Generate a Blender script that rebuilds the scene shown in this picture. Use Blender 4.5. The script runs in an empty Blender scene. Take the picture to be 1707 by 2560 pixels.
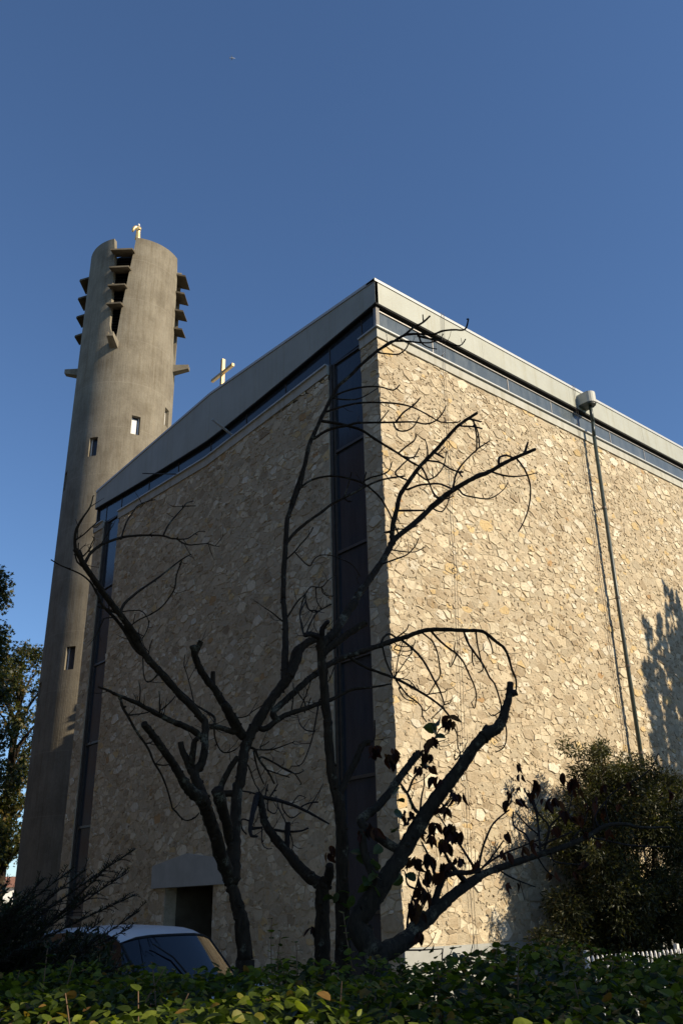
import bpy, bmesh, math, random
import numpy as np
from mathutils import Vector, Matrix

random.seed(11)
rng = np.random.default_rng(11)
R = math.radians
scene = bpy.context.scene
col = scene.collection

# ------------------------------------------------------------------ helpers
class MB:
    """collects geometry and links it as ONE mesh object"""
    def __init__(self):
        self.v = []; self.f = []; self.c = []; self.m = []
    def add(self, verts, faces, tint=None, mat=0):
        o = len(self.v)
        self.v.extend([tuple(q) for q in verts])
        self.f.extend([tuple(i + o for i in q) for q in faces])
        self.m.extend([mat] * len(faces))
        t = tint if tint is not None else (1, 1, 1, 1)
        self.c.extend([t] * len(verts))
    def box(self, a, b, M=None, tint=None, mat=0):
        x0, y0, z0 = a; x1, y1, z1 = b
        v = [(x0,y0,z0),(x1,y0,z0),(x1,y1,z0),(x0,y1,z0),(x0,y0,z1),(x1,y0,z1),(x1,y1,z1),(x0,y1,z1)]
        if M is not None: v = [tuple(M @ Vector(q)) for q in v]
        self.add(v, [(3,2,1,0),(4,5,6,7),(0,1,5,4),(1,2,6,5),(2,3,7,6),(3,0,4,7)], tint, mat)
    def prism(self, poly, d0, d1, frame, tint=None, mat=0):
        """polygon (u,v) extruded from depth d0 to d1; frame(u,v,d) -> point"""
        n = len(poly)
        v = [frame(u, w, d0) for u, w in poly] + [frame(u, w, d1) for u, w in poly]
        f = [tuple(range(n - 1, -1, -1)), tuple(range(n, 2 * n))]
        f += [(i, (i + 1) % n, n + (i + 1) % n, n + i) for i in range(n)]
        self.add(v, f, tint, mat)
    def tube(self, pts, rad, sides=6, cap=True, bump=0.0, tint=None, sub=0, mat=0):
        P = [Vector(q) for q in pts]; r = list(rad)
        if sub and len(P) > 1:
            Q = []; S = []
            for i in range(len(P) - 1):
                p0 = P[max(i - 1, 0)]; p1 = P[i]; p2 = P[i + 1]; p3 = P[min(i + 2, len(P) - 1)]
                for k in range(sub):
                    t = k / sub
                    Q.append(0.5 * ((2 * p1) + (p2 - p0) * t + (2 * p0 - 5 * p1 + 4 * p2 - p3) * t * t + (3 * p1 - p0 - 3 * p2 + p3) * t ** 3))
                    S.append(r[i] + (r[i + 1] - r[i]) * t)
            Q.append(P[-1]); S.append(r[-1]); P, r = Q, S
        if len(P) < 2: return
        T = []
        for i in range(len(P)):
            d = P[min(i + 1, len(P) - 1)] - P[max(i - 1, 0)]
            T.append(d.normalized() if d.length > 1e-9 else Vector((0, 0, 1)))
        a = Vector((0, 0, 1)) if abs(T[0].z) < .9 else Vector((1, 0, 0))
        n = T[0].cross(a).normalized()
        v = []; f = []
        for i, q in enumerate(P):
            n = (n - T[i] * n.dot(T[i]))
            n = n.normalized() if n.length > 1e-6 else T[i].orthogonal().normalized()
            b = T[i].cross(n)
            for k in range(sides):
                an = 2 * math.pi * k / sides
                rr = r[i] * (1 + (random.uniform(-bump, bump) if bump else 0))
                v.append(q + (n * math.cos(an) + b * math.sin(an)) * rr)
        m = len(P)
        for i in range(m - 1):
            for k in range(sides):
                k2 = (k + 1) % sides
                f.append((i * sides + k, i * sides + k2, (i + 1) * sides + k2, (i + 1) * sides + k))
        if cap:
            f.append(tuple(range(sides - 1, -1, -1))); f.append(tuple((m - 1) * sides + k for k in range(sides)))
        self.add(v, f, tint, mat)
    def build(self, name, mats, parent=None, smooth=False, tints=False):
        me = bpy.data.meshes.new(name)
        me.from_pydata(self.v, [], self.f)
        for m in (mats if isinstance(mats, (list, tuple)) else [mats]): me.materials.append(m)
        if len(set(self.m)) > 1: me.polygons.foreach_set('material_index', self.m)
        if smooth: me.polygons.foreach_set('use_smooth', [True] * len(me.polygons))
        if tints:
            at = me.color_attributes.new('tint', 'FLOAT_COLOR', 'POINT')
            at.data.foreach_set('color', np.array(self.c, dtype=np.float32).ravel())
        me.update()
        o = bpy.data.objects.new(name, me); col.objects.link(o)
        if parent is not None: o.parent = parent
        return o

def tag(o, label=None, cat=None, group=None, kind=None):
    if label: o['label'] = label
    if cat: o['category'] = cat
    if group: o['group'] = group
    if kind: o['kind'] = kind
    return o
def thing(name, label, cat, loc=(0, 0, 0), rz=0, group=None):
    """an Empty at the thing's base that parents its parts (parts are modelled in its local frame)"""
    o = bpy.data.objects.new(name, None); col.objects.link(o)
    o.location = loc; o.rotation_euler = (0, 0, rz); o.empty_display_size = .3
    return tag(o, label, cat, group)

# ------------------------------------------------------------------ materials
def new_mat(name):
    m = bpy.data.materials.new(name); m.use_nodes = True
    nt = m.node_tree; b = nt.nodes['Principled BSDF']
    return m, nt, b
def N(nt, t, **kw):
    n = nt.nodes.new(t)
    for k, v in kw.items():
        if k in n.inputs: n.inputs[k].default_value = v
        else: setattr(n, k, v)
    return n
def L(nt, a, b): nt.links.new(a, b)
def ramp(nt, fac, stops):
    r = N(nt, 'ShaderNodeValToRGB')
    el = r.color_ramp.elements
    while len(el) < len(stops): el.new(.5)
    for e, (p, c) in zip(el, stops): e.position = p; e.color = (*c, 1)
    L(nt, fac, r.inputs['Fac']); return r.outputs['Color']
def noise(nt, scale, detail=4, rough=.6, vec=None, dim=None):
    n = N(nt, 'ShaderNodeTexNoise'); n.inputs['Scale'].default_value = scale
    n.inputs['Detail'].default_value = detail; n.inputs['Roughness'].default_value = rough
    if vec is not None: L(nt, vec, n.inputs['Vector'])
    return n.outputs['Fac']
def mixc(nt, fac, a, b, mode='MIX'):
    m = N(nt, 'ShaderNodeMix'); m.data_type = 'RGBA'; m.blend_type = mode
    for s, v in ((m.inputs[0], fac), (m.inputs[6], a), (m.inputs[7], b)):
        if hasattr(v, 'is_linked') or hasattr(v, 'links'): L(nt, v, s)
        elif isinstance(v, (int, float)): s.default_value = v
        else: s.default_value = (*v, 1) if len(v) == 3 else v
    return m.outputs[2]
def objco(nt, scale=None):
    t = N(nt, 'ShaderNodeTexCoord')
    if scale is None: return t.outputs['Object']
    mp = N(nt, 'ShaderNodeMapping'); mp.inputs['Scale'].default_value = scale
    L(nt, t.outputs['Object'], mp.inputs['Vector']); return mp.outputs['Vector']
def bump(nt, b, h, strength=.3, dist=.02):
    n = N(nt, 'ShaderNodeBump'); n.inputs['Strength'].default_value = strength; n.inputs['Distance'].default_value = dist
    L(nt, h, n.inputs['Height']); L(nt, n.outputs['Normal'], b.inputs['Normal'])

def mottled(name, c1, c2, scale=6, rough=.8, bumps=.2, bdist=.01, spec=.3, metal=0, stretch=None, detail=5):
    m, nt, b = new_mat(name)
    v = objco(nt, stretch)
    f = noise(nt, scale, detail, .65, v)
    L(nt, ramp(nt, f, [(.3, c1), (.7, c2)]), b.inputs['Base Color'])
    b.inputs['Roughness'].default_value = rough; b.inputs['Metallic'].default_value = metal
    b.inputs['Specular IOR Level'].default_value = spec
    if bumps: bump(nt, b, noise(nt, scale * 4, 4, .6, v), bumps, bdist)
    return m

MAT = {}
def mk_stone():
    m, nt, b = new_mat('rubble_stone')
    at = N(nt, 'ShaderNodeVertexColor'); at.layer_name = 'tint'
    v = objco(nt)
    n1 = noise(nt, 9, 6, .7, v); n2 = noise(nt, 45, 4, .7, v); n3 = noise(nt, .55, 4, .6, v)
    c = mixc(nt, 1.0, at.outputs['Color'], ramp(nt, n1, [(.25, (.80, .77, .72)), (.55, (1, 1, 1)), (.8, (1.06, 1.04, 1.0))]), 'MULTIPLY')
    c = mixc(nt, 1.0, c, ramp(nt, n2, [(.3, (.88, .87, .85)), (.55, (1, 1, 1))]), 'MULTIPLY')
    c = mixc(nt, 1.0, c, ramp(nt, n3, [(.33, (.84, .81, .77)), (.55, (1, 1, 1))]), 'MULTIPLY')
    n4 = noise(nt, 3.2, 5, .6, v); n5 = noise(nt, 17, 5, .7, v)
    c = mixc(nt, ramp(nt, n4, [(.60, (0, 0, 0)), (.74, (.55, .55, .55))]), c, (.58, .37, .15))
    c = mixc(nt, ramp(nt, n5, [(.72, (0, 0, 0)), (.80, (.5, .5, .5))]), c, (.17, .13, .085))
    L(nt, c, b.inputs['Base Color']); b.inputs['Roughness'].default_value = .9; b.inputs['Specular IOR Level'].default_value = .15
    h = mixc(nt, .45, n1, n5)
    bump(nt, b, h, 1.0, .045)
    return m
MAT['stone'] = mk_stone()
def mk_mortar():
    m, nt, b = new_mat('mortar')
    v = objco(nt)
    n1 = noise(nt, 5, 6, .7, v); n2 = noise(nt, 26, 5, .75, v)
    c = ramp(nt, n1, [(.3, (.50, .405, .275)), (.7, (.68, .57, .405))])
    c = mixc(nt, 1.0, c, ramp(nt, n2, [(.30, (.34, .30, .24)), (.40, (1, 1, 1))]), 'MULTIPLY')
    L(nt, c, b.inputs['Base Color']); b.inputs['Roughness'].default_value = .95; b.inputs['Specular IOR Level'].default_value = .1
    bump(nt, b, n2, 1.0, .04)
    return m
MAT['mortar'] = mk_mortar()
def mk_concrete():
    m, nt, b = new_mat('board_concrete')
    t = N(nt, 'ShaderNodeTexCoord'); v = t.outputs['Object']
    sx = N(nt, 'ShaderNodeSeparateXYZ'); L(nt, v, sx.inputs[0])
    at = N(nt, 'ShaderNodeMath', operation='ARCTAN2'); L(nt, sx.outputs['Y'], at.inputs[0]); L(nt, sx.outputs['X'], at.inputs[1])
    cb = N(nt, 'ShaderNodeCombineXYZ'); L(nt, at.outputs[0], cb.inputs['X']); L(nt, sx.outputs['Z'], cb.inputs['Y'])
    ms = N(nt, 'ShaderNodeMapping'); ms.inputs['Scale'].default_value = (9, .22, 1); L(nt, cb.outputs[0], ms.inputs['Vector'])
    streak = noise(nt, 1.6, 6, .7, ms.outputs['Vector'])
    mb_ = N(nt, 'ShaderNodeMapping'); mb_.inputs['Scale'].default_value = (26, .08, 1); L(nt, cb.outputs[0], mb_.inputs['Vector'])
    boards = noise(nt, 2.2, 3, .5, mb_.outputs['Vector'])
    patch = noise(nt, .75, 6, .65, v); fine = noise(nt, 9, 5, .7, v)
    c = ramp(nt, patch, [(.28, (.18, .152, .111)), (.5, (.242, .209, .155)), (.74, (.30, .264, .20))])
    c = mixc(nt, 1.0, c, ramp(nt, streak, [(.34, (.82, .79, .74)), (.5, (1, 1, 1)), (.72, (1.1, 1.08, 1.04))]), 'MULTIPLY')
    c = mixc(nt, 1.0, c, ramp(nt, boards, [(.38, (.93, .925, .92)), (.55, (1, 1, 1))]), 'MULTIPLY')
    c = mixc(nt, 1.0, c, ramp(nt, fine, [(.3, (.86, .85, .84)), (.55, (1, 1, 1))]), 'MULTIPLY')
    # pour joints, one every 2.9 m, slightly wavy
    jz = N(nt, 'ShaderNodeMath', operation='MULTIPLY_ADD'); L(nt, patch, jz.inputs[0]); jz.inputs[1].default_value = .12; L(nt, sx.outputs['Z'], jz.inputs[2])
    jm = N(nt, 'ShaderNodeMath', operation='MODULO'); L(nt, jz.outputs[0], jm.inputs[0]); jm.inputs[1].default_value = 2.9
    jl = N(nt, 'ShaderNodeMath', operation='LESS_THAN'); L(nt, jm.outputs[0], jl.inputs[0]); jl.inputs[1].default_value = .05
    jf = N(nt, 'ShaderNodeMath', operation='MULTIPLY'); L(nt, jl.outputs[0], jf.inputs[0]); jf.inputs[1].default_value = .12
    c = mixc(nt, jf.outputs[0], c, (.45, .40, .31))
    L(nt, c, b.inputs['Base Color']); b.inputs['Roughness'].default_value = .92; b.inputs['Specular IOR Level'].default_value = .15
    bump(nt, b, mixc(nt, .5, boards, fine), .6, .03)
    return m
MAT['concrete'] = mk_concrete()
MAT['stained_shaded'] = mottled('stained_shaded_concrete', (.08, .065, .046), (.18, .15, .105), 1.6, .95, .3, .02, .1)  # stained tone, darkened further for the shade under the brows
MAT['fascia'] = mottled('painted_metal_fascia', (.40, .405, .345), (.45, .455, .385), 1.2, .55, .03, .01, .4)
def streaked(m, amt=.82):
    nt = m.node_tree; b = nt.nodes['Principled BSDF']; src = b.inputs['Base Color'].links[0].from_socket
    f = noise(nt, 2.2, 5, .7, objco(nt, (2.2, 2.2, .10))); f2 = noise(nt, .5, 4, .6, objco(nt))
    c = mixc(nt, 1.0, src, ramp(nt, f, [(.33, (amt, amt * .97, amt * .9)), (.5, (1, 1, 1))]), 'MULTIPLY')
    c = mixc(nt, 1.0, c, ramp(nt, f2, [(.35, (.90, .89, .86)), (.6, (1, 1, 1))]), 'MULTIPLY')
    L(nt, c, b.inputs['Base Color'])
streaked(MAT['fascia'], .91)
MAT['coping'] = mottled('coping_metal', (.50, .50, .47), (.58, .58, .55), 3, .4, .02, .01, .5)
MAT['band'] = mottled('painted_concrete_band', (.47, .45, .38), (.56, .54, .47), 3, .75, .1, .01, .3)
MAT['plinth'] = mottled('plinth_render', (.36, .36, .33), (.45, .45, .42), 2.2, .8, .15, .01, .25)
streaked(MAT['band'], .8)
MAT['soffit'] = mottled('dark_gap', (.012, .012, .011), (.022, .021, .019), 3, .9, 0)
MAT['frame'] = mottled('bronze_window_frame', (.045, .040, .034), (.075, .066, .056), 8, .45, .05, .003, .5)
MAT['frame_light'] = mottled('worn_aluminium_frame', (.30, .27, .24), (.40, .37, .34), 8, .4, .05, .003, .5, .3)
def mk_glass(name, base, dust_sheen, amount, streaks=(1.6, 1.6, .35)):
    m, nt, b = new_mat(name)
    v = objco(nt, streaks)
    f1 = noise(nt, 2.4, 6, .75, v); f2 = noise(nt, 30, 3, .6, objco(nt))
    k = N(nt, 'ShaderNodeMath', operation='MULTIPLY'); L(nt, ramp(nt, f1, [(.35, (0, 0, 0)), (.75, (1, 1, 1))]), k.inputs[0]); k.inputs[1].default_value = amount
    k2 = N(nt, 'ShaderNodeMath', operation='ADD'); L(nt, k.outputs[0], k2.inputs[0]); k2.inputs[1].default_value = amount * .45
    k3 = N(nt, 'ShaderNodeMath', operation='MULTIPLY_ADD'); L(nt, ramp(nt, f2, [(.62, (0, 0, 0)), (.72, (1, 1, 1))]), k3.inputs[0]); k3.inputs[1].default_value = amount * .35; L(nt, k2.outputs[0], k3.inputs[2])
    L(nt, mixc(nt, k3.outputs[0], base, dust_sheen), b.inputs['Base Color'])
    rr = N(nt, 'ShaderNodeMath', operation='MULTIPLY_ADD'); L(nt, k3.outputs[0], rr.inputs[0]); rr.inputs[1].default_value = .45; rr.inputs[2].default_value = .06
    L(nt, rr.outputs[0], b.inputs['Roughness'])
    b.inputs['Specular IOR Level'].default_value = .32; b.inputs['IOR'].default_value = 1.5
    return m
MAT['glass_dusty'] = mk_glass('dusty_glass', (.045, .065, .085), (.36, .39, .40), .24)
MAT['glass'] = mk_glass('dark_glass', (.019, .027, .040), (.15, .165, .185), .16)  # bluish base and film stand in for reflected sky in the strips
MAT['pipe'] = mottled('green_grey_pipe', (.030, .042, .034), (.050, .064, .052), 5, .4, .05, .003, .5)
MAT['hopper'] = mottled('grey_hopper', (.45, .45, .40), (.55, .55, .49), 4, .55, .05, .005, .4)
MAT['cable'] = mottled('steel_cable', (.07, .055, .042), (.12, .095, .075), 20, .5, 0, .003, .5)
MAT['gold'] = mottled('pale_gold', (.66, .44, .16), (.86, .66, .33), 6, .35, .05, .01, .5, .45)
MAT['gilt'] = mottled('gilded_wood', (.60, .40, .15), (.76, .56, .27), 7, .5, .1, .01, .4, .15)
MAT['white_paint'] = mottled('white_paint', (.72, .70, .66), (.80, .78, .75), 5, .5, .03, .005, .4)
MAT['dark_wood'] = mottled('dark_door_wood', (.020, .015, .011), (.035, .027, .02), 7, .5, .1, .004, .3, stretch=(1, 1, .2))

def mk_bark(name, c1, c2, lich, amt):
    m, nt, b = new_mat(name)
    v = objco(nt)
    vs = objco(nt, (1, 1, .35))
    n1 = noise(nt, 28, 6, .7, vs); n2 = noise(nt, 6, 5, .6, v); n3 = noise(nt, 55, 4, .7, v)
    c = ramp(nt, n1, [(.3, c1), (.7, c2)])
    k = ramp(nt, n2, [(.60 - amt * .12, (0, 0, 0)), (.66, (1, 1, 1))])
    k2 = mixc(nt, 1.0, k, ramp(nt, n3, [(.42, (0, 0, 0)), (.55, (1, 1, 1))]), 'MULTIPLY')
    c = mixc(nt, k2, c, lich)
    L(nt, c, b.inputs['Base Color']); b.inputs['Roughness'].default_value = .9; b.inputs['Specular IOR Level'].default_value = .15
    bump(nt, b, n1, .8, .012)
    return m
MAT['bark'] = mk_bark('dark_bark', (.018, .012, .007), (.052, .036, .022), (.16, .145, .10), .2)
MAT['bark_lichen'] = mk_bark('lichened_bark', (.018, .014, .010), (.05, .038, .026), (.17, .15, .10), .6)
MAT['twig'] = mottled('twig_bark', (.018, .013, .011), (.04, .03, .025), 30, .85, 0, .002, .2)

def mk_leaf(name, stops, trans=.35, rough=.45, spec=.4, veins=False):
    m, nt, b = new_mat(name)
    g = N(nt, 'ShaderNodeNewGeometry')
    c = ramp(nt, g.outputs['Random Per Island'], stops)
    v = noise(nt, 60, 3, .6, objco(nt))
    c = mixc(nt, 1.0, c, ramp(nt, v, [(.3, (.72, .72, .72)), (.6, (1, 1, 1))]), 'MULTIPLY')
    L(nt, c, b.inputs['Base Color']); b.inputs['Roughness'].default_value = rough; b.inputs['Specular IOR Level'].default_value = spec
    tr = N(nt, 'ShaderNodeBsdfTranslucent')
    L(nt, mixc(nt, 1.0, c, (1.5, 1.6, .7), 'MULTIPLY'), tr.inputs['Color'])
    mx = N(nt, 'ShaderNodeMixShader'); mx.inputs[0].default_value = trans
    out = nt.nodes['Material Output']
    L(nt, b.outputs[0], mx.inputs[1]); L(nt, tr.outputs[0], mx.inputs[2]); L(nt, mx.outputs[0], out.inputs['Surface'])
    return m
MAT['hedge'] = mk_leaf('hedge_leaf', [(0, (.022, .036, .006)), (.35, (.055, .082, .010)), (.7, (.12, .16, .018)), (.9, (.22, .25, .032)), (1, (.22, .11, .03))], .42, .5, .2)
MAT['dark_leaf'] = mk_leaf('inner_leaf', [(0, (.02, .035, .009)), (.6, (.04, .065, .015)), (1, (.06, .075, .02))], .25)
MAT['red_leaf'] = mk_leaf('withered_red_leaf', [(0, (.022, .010, .007)), (.45, (.045, .014, .009)), (.8, (.075, .026, .014)), (1, (.11, .06, .025))], .35, .6, .2)
MAT['green_leaf'] = mk_leaf('broad_green_leaf', [(0, (.03, .05, .012)), (.6, (.06, .09, .02)), (1, (.10, .12, .03))], .3)
MAT['needle'] = mk_leaf('yew_needle', [(0, (.014, .024, .009)), (.6, (.026, .042, .014)), (1, (.05, .06, .02))], .12, .5, .3)
MAT['olive'] = mk_leaf('narrow_leaf', [(0, (.018, .022, .007)), (.5, (.040, .046, .014)), (.88, (.095, .098, .03)), (1, (.18, .145, .055))], .28)
MAT['plane'] = mk_leaf('autumn_plane_leaf', [(0, (.016, .022, .006)), (.5, (.038, .048, .010)), (.8, (.10, .10, .018)), (1, (.18, .11, .025))], .35)
MAT['conifer'] = mk_leaf('conifer_spray', [(0, (.02, .035, .012)), (1, (.05, .075, .03))], .15)
MAT['pink_leaf'] = mk_leaf('reddish_shrub_leaf', [(0, (.25, .07, .06)), (1, (.42, .16, .13))], .3)
MAT['ground'] = mottled('ground_earth_and_grass', (.045, .045, .022), (.085, .075, .045), 1.4, .95, .4, .05, .1)
MAT['stem'] = mottled('hedge_stem', (.13, .075, .04), (.20, .12, .07), 30, .7, 0, .002, .3)
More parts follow.
